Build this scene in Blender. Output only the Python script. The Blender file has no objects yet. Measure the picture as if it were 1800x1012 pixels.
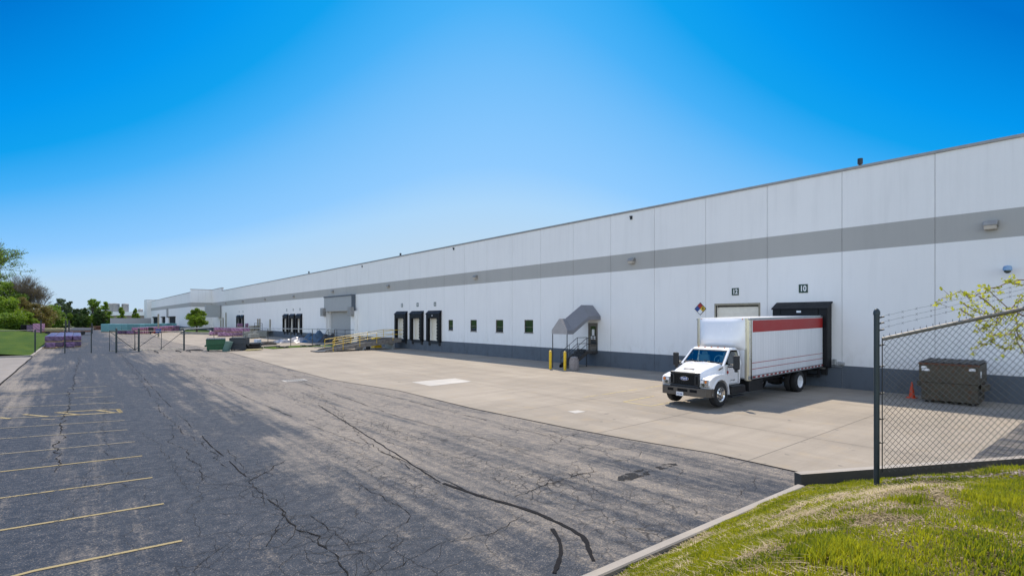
import bpy, bmesh, math, random
import numpy as np
from mathutils import Vector, Matrix
from math import radians as R
random.seed(7); rng = np.random.default_rng(7)
S = bpy.context.scene; COL = S.collection
# ------------------------------------------------------------------ camera
F, HOR, CX, HC = 940.0, 560.0, 900.0, 3.51
TH = math.atan(763/940.0); SN, CS = math.sin(TH), math.cos(TH)
cd = bpy.data.cameras.new('camera'); cam = bpy.data.objects.new('camera', cd); COL.objects.link(cam)
cam.location = (0, 0, HC); cam.rotation_euler = (R(90), 0, -TH)
cd.sensor_width = 36; cd.lens = 36*F/1800; cd.shift_y = 54/1800; cd.clip_start = .1; cd.clip_end = 5000
S.camera = cam
# ------------------------------------------------------------------ world and sun
EXPO, BACK = .55, 1.48
SUN = Vector((.41, .53, 1.0)).normalized()
EL = math.asin(SUN.z); AZ = math.atan2(SUN.x, SUN.y)
w = bpy.data.worlds.new('World'); S.world = w; w.use_nodes = True
nt = w.node_tree; nt.nodes.clear()
sk = nt.nodes.new('ShaderNodeTexSky'); sk.sky_type = 'NISHITA'; sk.sun_disc = False
sk.sun_elevation = EL; sk.sun_rotation = AZ; sk.altitude = 0; sk.air_density = 1.0; sk.dust_density = .35; sk.ozone_density = 2.6
hs = nt.nodes.new('ShaderNodeHueSaturation'); hs.inputs['Saturation'].default_value = .62; hs.inputs['Value'].default_value = .15*BACK
nt.links.new(sk.outputs[0], hs.inputs['Color'])
def wm(op, a, b=None, c=None):
    n = nt.nodes.new('ShaderNodeMath'); n.operation = op
    for i, x in enumerate((a,b,c)):
        if x is None: continue
        if isinstance(x, bpy.types.NodeSocket): nt.links.new(x, n.inputs[i])
        else: n.inputs[i].default_value = x
    return n.outputs[0]
tcw = nt.nodes.new('ShaderNodeTexCoord'); sxyz = nt.nodes.new('ShaderNodeSeparateXYZ'); nt.links.new(tcw.outputs['Generated'], sxyz.inputs[0])
elev = wm('MULTIPLY', wm('ARCSINE', sxyz.outputs[2]), 57.2958)
hx = wm('SQRT', wm('ADD', wm('MULTIPLY', sxyz.outputs[0], sxyz.outputs[0]), wm('ADD', wm('MULTIPLY', sxyz.outputs[1], sxyz.outputs[1]), 1e-5)))
caz = wm('DIVIDE', wm('ADD', wm('MULTIPLY', sxyz.outputs[0], SUN.x/math.hypot(SUN.x,SUN.y)), wm('MULTIPLY', sxyz.outputs[1], SUN.y/math.hypot(SUN.x,SUN.y))), hx)
az = wm('MULTIPLY', wm('ARCCOSINE', wm('MINIMUM', wm('MAXIMUM', caz, -1.0), 1.0)), 57.2958)
azc = wm('MINIMUM', az, 46.0)
q_ = wm('MULTIPLY', wm('MAXIMUM', elev, 0.0), wm('MULTIPLY_ADD', wm('MULTIPLY', azc, azc), .0012, 1.0))
rp = nt.nodes.new('ShaderNodeValToRGB'); nt.links.new(wm('DIVIDE', q_, 80.0), rp.inputs[0])
stops = [(0,(.54,.69,.85)),(8,(.50,.69,.88)),(12,(.42,.68,.96)),(16,(.28,.6,1.0)),(25,(.16,.51,.96)),(31,(.065,.44,.94)),(40,(.006,.36,.87)),(50,(.001,.31,.86)),(75,(.0,.18,.64))]
er = rp.color_ramp
while len(er.elements) < len(stops): er.elements.new(.5)
for e_, (p_, c_) in zip(er.elements, stops): e_.position = p_/80; e_.color = tuple(x/2**EXPO for x in c_)+(1,)
mr = nt.nodes.new('ShaderNodeMapRange'); mr.interpolation_type = 'SMOOTHSTEP'; nt.links.new(az, mr.inputs[0]); mr.inputs[1].default_value = 55; mr.inputs[2].default_value = 125
mx = nt.nodes.new('ShaderNodeMixRGB'); nt.links.new(mr.outputs[0], mx.inputs[0]); nt.links.new(rp.outputs[0], mx.inputs[1]); nt.links.new(hs.outputs[0], mx.inputs[2])  # paler, brighter sky added behind the camera to fill the shaded wall
bg = nt.nodes.new('ShaderNodeBackground'); bg.inputs[1].default_value = 1.0
wo = nt.nodes.new('ShaderNodeOutputWorld')
nt.links.new(mx.outputs[0], bg.inputs[0]); nt.links.new(bg.outputs[0], wo.inputs[0])
sl = bpy.data.lights.new('sun', 'SUN'); sl.energy = 3.5; sl.angle = R(.5); sl.color = (1, .885, .73)
so = bpy.data.objects.new('sun', sl); COL.objects.link(so); so.rotation_euler = SUN.to_track_quat('Z', 'Y').to_euler()
so.location = (0, 0, 60)
S.view_settings.view_transform = 'Standard'; S.view_settings.look = 'None'
S.view_settings.exposure = EXPO; S.view_settings.gamma = 1
# ------------------------------------------------------------------ terrain and projection helpers
XB = 12.5
def g(X, Y=0):
    if X >= 24: return 0.0
    if X >= XB: return -.15*(24-X)/(24-XB)
    if X >= -3: return -.15+.025*(XB-X)
    return .2375
def ray(px, py):
    u = (px-CX)/F; v = -(py-HOR)/F
    return Vector((SN+CS*u, CS-SN*u, v))
def G(px, py, dz=0):
    d = ray(px, py); t = -HC/d.z
    for i in range(12):
        X, Y = d.x*t, d.y*t
        t = (g(X, Y)+dz-HC)/d.z
    return Vector((d.x*t, d.y*t, g(d.x*t)+dz))
def Wp(px, py, X=30.0):
    d = ray(px, py); t = X/d.x
    return Vector((X, d.y*t, HC+d.z*t))
def D(px, py, Z):
    d = ray(px, py); return Vector((d.x*Z, d.y*Z, HC+d.z*Z))
def wy(px, X=30.0): return Wp(px, 560, X).y
# ------------------------------------------------------------------ mesh builder
class MB:
    def __init__(s): s.v = []; s.f = []; s.m = []; s.mi = 0
    def add(s, vs, fs):
        b = len(s.v); s.v += [tuple(v) for v in vs]
        for f in fs: s.f.append(tuple(b+i for i in f)); s.m.append(s.mi)
        return s
    def box(s, x0, x1, y0, y1, z0, z1):
        return s.add([(x0,y0,z0),(x1,y0,z0),(x1,y1,z0),(x0,y1,z0),(x0,y0,z1),(x1,y0,z1),(x1,y1,z1),(x0,y1,z1)],
                     [(0,3,2,1),(4,5,6,7),(0,1,5,4),(1,2,6,5),(2,3,7,6),(3,0,4,7)])
    def hexa(s, p):   # 8 points, bottom 4 ccw then top 4
        return s.add(p, [(0,3,2,1),(4,5,6,7),(0,1,5,4),(1,2,6,5),(2,3,7,6),(3,0,4,7)])
    def obox(s, c, sz, rz=0, tilt=0, roll=0):
        M = Matrix.Translation(c) @ Matrix.Rotation(rz,4,'Z') @ Matrix.Rotation(tilt,4,'Y') @ Matrix.Rotation(roll,4,'X')
        a, b, h = sz[0]/2, sz[1]/2, sz[2]/2
        return s.hexa([M @ Vector(p) for p in [(-a,-b,-h),(a,-b,-h),(a,b,-h),(-a,b,-h),(-a,-b,h),(a,-b,h),(a,b,h),(-a,b,h)]])
    def quad(s, a, b, c, d): return s.add([a,b,c,d], [(0,1,2,3)])
    def poly(s, pts): return s.add(pts, [tuple(range(len(pts)))])
    def prism(s, pts, axis, a, b):   # 2D polygon extruded along axis
        def P(p, t):
            if axis == 'y': return (p[0], t, p[1])
            if axis == 'x': return (t, p[0], p[1])
            return (p[0], p[1], t)
        n = len(pts)
        return s.add([P(p,a) for p in pts]+[P(p,b) for p in pts],
                     [tuple(range(n)), tuple(reversed(range(n,2*n)))]+[(i,n+i,n+(i+1)%n,(i+1)%n) for i in range(n)])
    def tube(s, pts, r, n=6, cap=True):
        pts = [Vector(p) for p in pts]; rr = r if isinstance(r,(list,tuple)) else [r]*len(pts)
        b = len(s.v); vs = []; fs = []
        for i, p in enumerate(pts):
            t = (pts[min(i+1,len(pts)-1)]-pts[max(i-1,0)])
            t = t.normalized() if t.length > 1e-9 else Vector((0,0,1))
            up = Vector((0,0,1)) if abs(t.z) < .9 else Vector((1,0,0))
            a = t.cross(up).normalized(); c = a.cross(t)
            for k in range(n):
                q = 2*math.pi*k/n+math.pi/n; vs.append(p+a*(math.cos(q)*rr[i])+c*(math.sin(q)*rr[i]))
        for i in range(len(pts)-1):
            for k in range(n):
                fs.append((i*n+k, i*n+(k+1)%n, (i+1)*n+(k+1)%n, (i+1)*n+k))
        if cap: fs += [tuple(reversed(range(n))), tuple(range((len(pts)-1)*n, len(pts)*n))]
        return s.add(vs, fs)
    def lathe(s, prof, c, axis='z', n=24, close=False):   # prof: (r, h)
        c = Vector(c); vs = []; fs = []
        for r, h in prof:
            for k in range(n):
                q = 2*math.pi*k/n; x, y = r*math.cos(q), r*math.sin(q)
                vs.append(c+(Vector((x,y,h)) if axis=='z' else Vector((x,h,y)) if axis=='y' else Vector((h,x,y))))
        m = len(prof)
        for i in range(m-1 if not close else m):
            j = (i+1) % m
            for k in range(n): fs.append((i*n+k, i*n+(k+1)%n, j*n+(k+1)%n, j*n+k))
        if not close: fs += [tuple(reversed(range(n))), tuple(range((m-1)*n, m*n))]
        return s.add(vs, fs)
    def build(s, name, mats, parent=None, smooth=False, bevel=0, seg=2, local=False, fixn=True, auto=None):
        me = bpy.data.meshes.new(name)
        off = Vector((0,0,0)) if (parent is None or local) else wloc(parent)
        me.from_pydata([(v[0]-off.x, v[1]-off.y, v[2]-off.z) for v in s.v], [], s.f)
        if not isinstance(mats, (list,tuple)): mats = [mats]
        for m in mats: me.materials.append(m)
        me.polygons.foreach_set('material_index', s.m)
        if fixn:
            bm = bmesh.new(); bm.from_mesh(me); bmesh.ops.recalc_face_normals(bm, faces=bm.faces); bm.to_mesh(me); bm.free()
        if smooth: me.polygons.foreach_set('use_smooth', [True]*len(me.polygons))
        if auto: me.set_sharp_from_angle(angle=R(auto))
        o = bpy.data.objects.new(name, me); COL.objects.link(o)
        if parent is not None: o.parent = parent
        if bevel:
            bv = o.modifiers.new('bevel','BEVEL'); bv.width = bevel; bv.segments = seg; bv.limit_method = 'ANGLE'; bv.angle_limit = R(35)
        return o
def wloc(o):
    v = Vector(o.location)
    while o.parent: o = o.parent; v += Vector(o.location)
    return v
def tag(o, label=None, cat=None, group=None, kind=None):
    if label: o['label'] = label
    if cat: o['category'] = cat
    if group: o['group'] = group
    if kind: o['kind'] = kind
    return o
def thing(name, label, cat, loc=(0,0,0), group=None, rz=0):
    o = bpy.data.objects.new(name, None); COL.objects.link(o); o.location = loc; o.rotation_euler.z = rz; o.empty_display_size = .2
    return tag(o, label, cat, group)
def copy_tree(o, parent=None):
    c = o.copy(); COL.objects.link(c)
    if parent is not None: c.parent = parent
    for ch in o.children: copy_tree(ch, c)
    return c
def text_mesh(name, txt, size, mat, parent, origin, right, up, extrude=.004, bold=.0, sx=1.0):
    cu = bpy.data.curves.new(name, 'FONT'); cu.body = txt; cu.size = size; cu.align_x = 'CENTER'; cu.align_y = 'CENTER'; cu.extrude = extrude; cu.offset = bold
    t = bpy.data.objects.new('tmp', cu); COL.objects.link(t); bpy.context.view_layer.update()
    me = bpy.data.meshes.new_from_object(t); bpy.data.objects.remove(t)
    right = Vector(right).normalized(); up = Vector(up).normalized(); nn = right.cross(up)
    M = Matrix((right*sx, up, nn)).transposed().to_4x4()
    org = Vector(origin)-(wloc(parent) if parent is not None else Vector((0,0,0)))
    me.transform(Matrix.Translation(org) @ M)
    me.materials.clear(); me.materials.append(mat)
    o = bpy.data.objects.new(name, me); COL.objects.link(o)
    if parent is not None: o.parent = parent
    return o
# ------------------------------------------------------------------ materials
class N:
    def __init__(s, name):
        s.m = bpy.data.materials.new(name); s.m.use_nodes = True; s.t = s.m.node_tree; s.t.nodes.clear()
        s.out = s.t.nodes.new('ShaderNodeOutputMaterial'); s.b = s.t.nodes.new('ShaderNodeBsdfPrincipled')
        s.t.links.new(s.b.outputs[0], s.out.inputs[0])
    def n(s, ty, **k):
        nd = s.t.nodes.new('ShaderNode'+ty)
        for a, v in k.items(): setattr(nd, a, v)
        return nd
    def l(s, a, b): s.t.links.new(a, b)
    def val(s, inp, x):
        if isinstance(x, bpy.types.NodeSocket): s.l(x, inp)
        elif isinstance(x, (tuple,list)): inp.default_value = tuple(x)+(1,) if len(x)==3 and len(inp.default_value)==4 else x
        else: inp.default_value = x
    def pos(s, kind='Position', scale=(1,1,1)):
        if kind == 'Position': o = s.n('NewGeometry').outputs['Position']
        else: o = s.n('TexCoord').outputs[kind]
        mp = s.n('Mapping'); mp.inputs['Scale'].default_value = scale; s.l(o, mp.inputs['Vector']); return mp.outputs[0]
    def noise(s, vec, scale, detail=4, rough=.55, dist=0):
        t = s.n('TexNoise'); s.l(vec, t.inputs['Vector']); t.inputs['Scale'].default_value = scale
        t.inputs['Detail'].default_value = detail; t.inputs['Roughness'].default_value = rough; t.inputs['Distortion'].default_value = dist
        return t.outputs['Fac']
    def vor(s, vec, scale, feature='DISTANCE_TO_EDGE', out='Distance', rnd=1.0):
        t = s.n('TexVoronoi', feature=feature); s.l(vec, t.inputs['Vector']); t.inputs['Scale'].default_value = scale
        t.inputs['Randomness'].default_value = rnd
        return t.outputs[out]
    def rng(s, v, a, b, c=0.0, d=1.0):
        t = s.n('MapRange'); s.val(t.inputs[0], v)
        for i, x in enumerate((a,b,c,d)): t.inputs[i+1].default_value = x
        return t.outputs[0]
    def math(s, op, a, b=0.0):
        t = s.n('Math', operation=op); s.val(t.inputs[0], a); s.val(t.inputs[1], b); return t.outputs[0]
    def mix(s, f, a, b, mode='MIX'):
        t = s.n('Mix', data_type='RGBA', blend_type=mode); s.val(t.inputs['Factor'], f)
        ia = [i for i in t.inputs if i.name=='A' and i.type=='RGBA'][0]; ib = [i for i in t.inputs if i.name=='B' and i.type=='RGBA'][0]
        s.val(ia, a); s.val(ib, b); return [o for o in t.outputs if o.type=='RGBA'][0]
    def sep(s, v):
        t = s.n('SeparateXYZ'); s.l(v, t.inputs[0]); return t.outputs
    def bump(s, h, strength=.3, dist=.02):
        t = s.n('Bump'); t.inputs['Strength'].default_value = strength; t.inputs['Distance'].default_value = dist
        s.l(h, t.inputs['Height']); s.l(t.outputs[0], s.b.inputs['Normal'])
    def set(s, **k):
        for a, v in k.items(): s.val(s.b.inputs[{'color':'Base Color','rough':'Roughness','metal':'Metallic','spec':'Specular IOR Level','trans':'Transmission Weight','coat':'Coat Weight','ior':'IOR','alpha':'Alpha'}[a]], v)
        return s.m
def paint(name, c, rough=.5, metal=0, var=.12, scale=3, spec=.5, dirt=None, coat=0, bump=0):
    m = N(name); v = m.pos('Object')
    n = m.noise(v, scale, 5, .6)
    dk = tuple(x*(1-var*1.6) for x in c); lt = tuple(min(1,x*(1+var)) for x in c)
    col = m.mix(m.rng(n,.3,.7), dk, lt)
    if dirt:
        n2 = m.noise(v, scale*2.3, 6, .7); col = m.mix(m.rng(n2,.52,.68,0,dirt[1]), col, dirt[0])
    if bump: m.bump(m.noise(v, scale*8, 3), bump, .01)
    return m.set(color=col, rough=m.rng(n,.3,.7,max(0,rough-.08),min(1,rough+.08)), metal=metal, spec=spec, coat=coat)
M = {}
M['black'] = paint('black_plastic', (.012,.013,.015), .45)
M['rubber'] = paint('rubber', (.018,.018,.019), .75, bump=.3)
M['dockfoam'] = paint('dock_vinyl', (.006,.007,.009), .5, bump=.8, scale=2, spec=.25)
M['darkmetal'] = paint('dark_metal', (.03,.034,.04), .5, .3)
M['chassis'] = paint('chassis_black', (.015,.015,.016), .6)
M['galv'] = paint('galvanised', (.42,.44,.45), .42, .75, scale=6)
M['fencepost'] = paint('green_black_post', (.035,.05,.055), .42, .3, scale=8)
M['fencewire'] = paint('dark_wire', (.1,.1,.095), .4, .5)
M['fencepipe'] = paint('weathered_pipe', (.2,.19,.17), .45, .45, scale=9, dirt=((.09,.06,.04),.7))
M['yellow'] = paint('safety_yellow', (.78,.5,.01), .45, dirt=((.3,.2,.05),.35), scale=5)
M['paleyellow'] = paint('faded_yellow', (.5,.42,.2), .6)
M['white'] = paint('white_paint', (.78,.78,.78), .35, var=.04)
M['truckwhite'] = paint('truck_white', (.82,.82,.83), .22, var=.02, coat=.6, spec=.5)
M['orange'] = paint('cone_orange', (.7,.06,.01), .5)
M['amber'] = paint('amber_lens', (.8,.22,.02), .2)
M['redlens'] = paint('red_tape', (.35,.012,.012), .35)
M['red'] = paint('red_film', (.36,.016,.014), .42, var=.04, scale=.6)
M['chrome'] = paint('chrome', (.75,.74,.72), .14, 1.0, var=.03)
M['steel'] = paint('stainless', (.6,.56,.46), .3, 1.0, var=.03, scale=.7)
M['lamplens'] = paint('headlight_lens', (.5,.5,.49), .12, .7, var=.4, scale=22, coat=1)
M['bumper'] = paint('bumper_grey', (.12,.11,.1), .32, .6, var=.05)
M['greendump'] = paint('green_dumpster_paint', (.008,.09,.035), .45, dirt=((.05,.035,.02),.5))
M['darkdump'] = paint('slate_dumpster_paint', (.022,.032,.045), .5, dirt=((.06,.045,.03),.4))
M['browndump'] = paint('olive_dumpster_paint', (.066,.056,.036), .65, dirt=((.11,.045,.015),.85), scale=2.5, var=.25)
M['woodgrey'] = paint('grey_wood', (.2,.18,.16), .8, scale=5, var=.3)
M['woodtan'] = paint('pallet_wood', (.42,.3,.16), .8, scale=5, var=.25)
M['navy'] = paint('blue_tarp', (.01,.03,.14), .5)
M['blue'] = paint('blue_logo', (.01,.05,.25), .3)
M['signgreen'] = paint('sign_dark_green', (.006,.045,.03), .4)
M['barrel'] = paint('exposed_aggregate', (.3,.27,.26), .9, scale=22, var=.35, bump=.6)
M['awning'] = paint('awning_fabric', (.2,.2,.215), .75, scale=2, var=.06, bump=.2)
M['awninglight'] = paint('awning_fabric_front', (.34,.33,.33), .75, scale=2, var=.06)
M['tan'] = paint('tan_box', (.3,.27,.2), .8)
M['greybox'] = paint('grey_box', (.3,.3,.27), .8)
M['rust'] = paint('rust', (.13,.05,.025), .8)
M['tile'] = paint('membrane_roof', (.55,.55,.54), .8)
M['portalgrey'] = paint('portal_grey', (.36,.37,.37), .7, var=.05)
M['doorwhite'] = paint('sectional_door', (.78,.73,.62), .5, var=.05)
M['doorbrown'] = paint('door_frame_bronze', (.14,.12,.1), .4, .2)
M['lampglass'] = paint('lamp_glass', (.5,.45,.38), .15)
M['tanwall'] = paint('tan_wall', (.24,.2,.16), .85)
M['interior'] = paint('dark_interior', (.006,.006,.007), .7, spec=.2)
M['seatgrey'] = paint('seat_grey', (.34,.34,.33), .8)
def glass(name, c, rough=.04):
    m = N(name); return m.set(color=c, rough=rough, spec=1.0, coat=.6)
M['glass'] = glass('window_glass', (.012,.03,.02))
M['windshield'] = glass('windshield_glass', (.05,.14,.17), .03)
def clearglass(name, tint, refl=.12):
    m = N(name); gl_ = m.n('BsdfGlossy'); gl_.inputs['Roughness'].default_value = .02; tr_ = m.n('BsdfTransparent'); tr_.inputs[0].default_value = tint+(1,)
    fr_ = m.n('LayerWeight'); fr_.inputs[0].default_value = .5; ms = m.n('MixShader'); m.l(m.math('ADD', m.math('MULTIPLY', m.math('POWER', fr_.outputs['Facing'], 3.0), .5), refl), ms.inputs[0]); m.l(tr_.outputs[0], ms.inputs[1]); m.l(gl_.outputs[0], ms.inputs[2]); m.l(ms.outputs[0], m.out.inputs[0]); return m.m
M['windshield'] = clearglass('windshield_glass', (.55,.85,.86), .2)
M['sideglass'] = glass('side_glass', (.01,.018,.02))
# stretch-wrapped goods
def wrap(name, c1, c2, stripe=6.0):
    m = N(name); v = m.pos('Object'); oi = m.n('ObjectInfo').outputs['Random']
    wv = m.n('TexWave', wave_type='BANDS', bands_direction='DIAGONAL'); m.l(v, wv.inputs[0]); wv.inputs['Scale'].default_value = stripe/6; wv.inputs['Distortion'].default_value = 3
    col = m.mix(wv.outputs['Fac'], c1, c2)
    col = m.mix(m.rng(oi,0,1,0,.75), col, tuple(x*.45 for x in c1))
    m.bump(m.noise(v, 6, 3), .4, .03)
    return m.set(color=col, rough=.28, spec=.6)
M['purple'] = wrap('purple_wrap', (.085,.035,.12), (.19,.09,.22))
M['pink'] = wrap('pink_wrap', (.38,.14,.27), (.55,.27,.42))
M['mauve'] = wrap('mauve_wrap', (.3,.14,.26), (.5,.27,.42))
M['teal'] = wrap('teal_wrap', (.1,.32,.34), (.25,.48,.48))
# wall paint with faint weathering
def wallmat(name, c, stain=.2):
    m = N(name); v = m.pos(); vs = m.pos('Position', (1,1,.12))
    a = m.noise(v, .35, 4); b = m.noise(vs, 1.6, 5, .6); f = m.noise(v, 14, 3)
    col = m.mix(m.rng(a,.35,.65,0,stain), c, tuple(x*.86 for x in c))
    col = m.mix(m.rng(b,.5,.75,0,stain*1.3), col, tuple(x*.75 for x in c))
    col = m.mix(m.rng(f,.3,.7,0,.1), col, tuple(x*.85 for x in c))
    sp = m.sep(v); ks = m.noise(m.pos('Position',(1,1.5,.035)), 2.2, 4, .65)
    col = m.mix(m.math('MULTIPLY', m.rng(ks,.5,.75,0,.16), m.rng(sp[2],6.5,10.9,.15,1)), col, tuple(x*.62 for x in c))
    ks2 = m.noise(m.pos('Position',(1,.9,.5)), 1.6, 6, .75); col = m.mix(m.math('MULTIPLY', m.rng(ks2,.5,.68,0,.5), m.rng(sp[2],2.4,.2,0,1)), col, (c[0]*.5,c[1]*.46,c[2]*.4))
    m.bump(f, .25, .01)
    return m.set(color=col, rough=.75, spec=.3)
M['wall'] = wallmat('wall_white_paint', (.84,.83,.81))
M['stripe'] = wallmat('wall_grey_stripe', (.42,.41,.385))
M['base'] = wallmat('wall_slate_base', (.115,.135,.16), .3)
M['cap'] = paint('parapet_cap', (.3,.29,.28), .45, .3)
M['joint'] = paint('panel_sealant', (.42,.42,.42), .9)
# asphalt
def asphalt():
    m = N('asphalt'); v = m.pos(); sp = m.sep(v)
    st = m.pos('Position', (1,.16,1))           # wear streaks along the traffic direction
    st2 = m.pos('Position', (1,.05,1))
    n1 = m.noise(st, .55, 5, .65, .3); n2 = m.noise(v, .8, 6, .7); n3 = m.noise(v, 30, 3, .6); n4 = m.noise(v, 5, 6, .7); n5 = m.noise(st2, 2.6, 4, .6)
    wob = m.rng(m.noise(m.pos('Position',(0,.12,0)), 1.0, 3), .3,.7,-.9,.9)
    gx1 = m.math('MULTIPLY', m.rng(m.math('ADD', sp[0], wob), 3.6, 6.2, 0, .68), m.rng(sp[1], 8, 15, .45, 1))
    gx2 = m.math('MULTIPLY', m.rng(m.math('ADD', sp[0], wob), -2.4, -1.2, .5, 0), m.rng(sp[1], 18, 34, 0, 1))
    grad = m.math('ADD', m.math('ADD', gx1, gx2), -.3)
    dust = m.math('ADD', m.math('ADD', m.math('ADD', m.rng(n1,.34,.66,-.2,.2), m.rng(n2,.34,.66,-.13,.13)), m.rng(n5,.35,.65,-.24,.24)), grad)
    dm = m.rng(dust, -.14, .42, 0, .68)
    agg = m.rng(m.math('ADD', n3, m.math('MULTIPLY', n4, .6)), .78, .98, 0, 1)
    col = m.mix(m.rng(n4,.3,.7), (.02,.028,.042), (.042,.053,.072))
    col = m.mix(dm, col, (.27,.243,.212))
    col = m.mix(m.math('MULTIPLY', agg, m.rng(dust,-.3,.35,.08,.85)), col, (.36,.3,.23))
    sv = m.noise(v, 48, 2); col = m.mix(m.math('MULTIPLY', m.rng(sv,.6,.7,0,.5), m.rng(n4,.4,.6,.35,1)), col, (.55,.46,.36)); col = m.mix(m.rng(sv,.38,.3,0,.6), col, (.02,.02,.022))
    # fine crack network
    dn = m.n('TexNoise'); m.l(v, dn.inputs['Vector']); dn.inputs['Scale'].default_value = 2.2; dn.inputs['Detail'].default_value = 4
    vm = m.n('VectorMath', operation='MULTIPLY_ADD'); m.l(dn.outputs['Color'], vm.inputs[0]); vm.inputs[1].default_value = (.45,.45,0); m.l(v, vm.inputs[2])
    e1 = m.vor(vm.outputs[0], .9); e2 = m.vor(vm.outputs[0], 3.2)
    mask = m.rng(m.noise(m.pos('Position',(1,.35,1)), .3, 3), .44, .58); mask2 = m.rng(m.noise(m.pos('Position',(1,.3,1)), .45, 4), .46, .58)
    cr = m.math('MULTIPLY', m.rng(e1, .002, .009, 1, 0), mask); cr2 = m.math('MULTIPLY', m.rng(e2, .012, .05, .9, 0), m.math('MULTIPLY', mask2, m.math('MULTIPLY', m.rng(sp[0], 3.6, 5.6, 0, 1), m.rng(sp[0], 10.5, 8.6, 0, 1))))
    cc = m.math('MAXIMUM', cr, cr2)
    col = m.mix(m.math('MULTIPLY', cc, .85), col, (.014,.014,.015))
    h = m.math('SUBTRACT', m.math('ADD', n3, m.math('MULTIPLY', sv, .5)), cc); m.bump(h, .45, .02)
    return m.set(color=col, rough=m.rng(dm,0,1,.68,.88), spec=.15)
M['asphalt'] = asphalt()
def concrete(name, c=(.36,.325,.285), streak=True):
    m = N(name); v = m.pos(); st = m.pos('Position', (.9,.14,1)); sx = m.pos('Position', (.16,1,1))
    n1 = m.noise(st, .8, 6, .65, .5); n2 = m.noise(v, .22, 4); n3 = m.noise(v, 26, 3); n4 = m.noise(sx, 1.1, 6, .7)
    col = m.mix(m.rng(n2,.35,.65), tuple(x*.87 for x in c), tuple(x*1.06 for x in c))
    col = m.mix(m.rng(n1,.42,.7,0,.6), col, tuple(x*.6 for x in c))
    col = m.mix(m.rng(n4,.45,.7,0,.5), col, tuple(x*.62 for x in c))
    col = m.mix(m.rng(m.noise(v,1.3,5),.55,.72,0,.35), col, (c[0]*1.05,c[1]*.93,c[2]*.72))
    sp = m.noise(v, 2.4, 3); col = m.mix(m.rng(sp,.69,.73,0,.5), col, (.09,.085,.08))
    col = m.mix(m.rng(n3,.35,.65,0,.22), col, tuple(x*.7 for x in c))
    m.bump(n3, .25, .01)
    return m.set(color=col, rough=.82, spec=.35)
M['concrete'] = concrete('apron_concrete', (.35,.303,.243))
M['concrete_pale'] = concrete('pale_concrete_patch', (.56,.53,.48))
M['concrete_old'] = concrete('old_concrete', (.3,.27,.24))
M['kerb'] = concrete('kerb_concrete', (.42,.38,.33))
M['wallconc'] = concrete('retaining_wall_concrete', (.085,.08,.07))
M['line'] = None
def worn(name, c, under, amt=.5, sc=7, ctr=.52):
    m = N(name); v = m.pos(); n = m.noise(v, sc, 6, .75); n2 = m.noise(v, .9, 3)
    f = m.rng(m.math('ADD', n, m.rng(n2,.3,.7,-.1,.1)), .0+ctr-amt*.05, ctr+amt*.05)
    m.set(color=c, rough=.8, spec=.2); tp_ = m.n('BsdfTransparent'); ms = m.n('MixShader'); m.l(m.math('MAXIMUM', f, 1-min(1,amt*1.0) if amt < .5 else 0.08), ms.inputs[0])
    m.l(m.b.outputs[0], ms.inputs[1]); m.l(tp_.outputs[0], ms.inputs[2]); m.l(ms.outputs[0], m.out.inputs[0]); return m.m
M['line'] = worn('worn_yellow_paint', (.36,.29,.15), (.07,.07,.072), .9, 9, .6)
M['linefaint'] = worn('faint_yellow_paint', (.32,.28,.2), (.055,.06,.068), .9, 9, .6)
M['lineapron'] = worn('worn_yellow_on_concrete', (.52,.42,.2), (.37,.32,.27), .6, 7, .57)
M['crack'] = paint('open_crack', (.022,.021,.02), .95, spec=.05)
M['tar'] = paint('crack_sealant', (.014,.014,.016), .85, spec=.1)
M['seam'] = paint('concrete_joint', (.1,.09,.08), .9)
M['damp'] = worn('damp_patch', (.012,.014,.018), (.035,.04,.05), .9, 4)
def soil():
    m = N('berm_soil'); v = m.pos(); n = m.noise(v, 3, 6, .7); f = m.noise(v, 25, 4, .7)
    col = m.mix(m.rng(n,.4,.6), (.13,.13,.03), (.24,.19,.1)); col = m.mix(m.rng(f,.35,.65), col, (.07,.055,.035))
    m.bump(f, .8, .04); return m.set(color=col, rough=.95, spec=.1)
M['soil'] = soil()
def lawn():
    m = N('mown_lawn'); v = m.pos(); st = m.pos('Position', (1,.25,1)); n = m.noise(st, .6, 5, .6); f = m.noise(v, 9, 5, .7)
    wv = m.n('TexWave'); m.l(m.pos('Position',(.7,.4,1)), wv.inputs[0]); wv.inputs['Scale'].default_value = .12; wv.inputs['Distortion'].default_value = 1.2
    col = m.mix(m.rng(n,.35,.65), (.03,.075,.004), (.08,.125,.009)); col = m.mix(m.math('MULTIPLY', wv.outputs['Fac'], .35), col, (.03,.075,.006))
    col = m.mix(m.rng(f,.45,.7,0,.4), col, (.03,.06,.006)); m.bump(f, .8, .06)
    return m.set(color=col, rough=.95, spec=.15)
M['lawn'] = lawn()
M['field'] = paint('field', (.08,.1,.03), .95, scale=.02, var=.2)
def leafmat(name, c1, c2, trans=.35):
    m = N(name); at = m.n('Attribute', attribute_name='tint').outputs['Fac']
    col = m.mix(at, c1, c2); m.set(color=col, rough=.55, spec=.35)
    tr = m.n('BsdfTranslucent'); m.l(m.mix(.5, col, (c2[0]*1.3,c2[1]*1.4,c2[2]*.8)), tr.inputs[0])
    ms = m.n('MixShader'); ms.inputs[0].default_value = trans; m.l(m.b.outputs[0], ms.inputs[1]); m.l(tr.outputs[0], ms.inputs[2]); m.l(ms.outputs[0], m.out.inputs[0])
    return m.m
M['grass'] = leafmat('grass_blades', (.055,.12,.008), (.45,.43,.022), .42)
M['straw'] = leafmat('dry_straw', (.26,.19,.1), (.58,.47,.29), .2)
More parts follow.
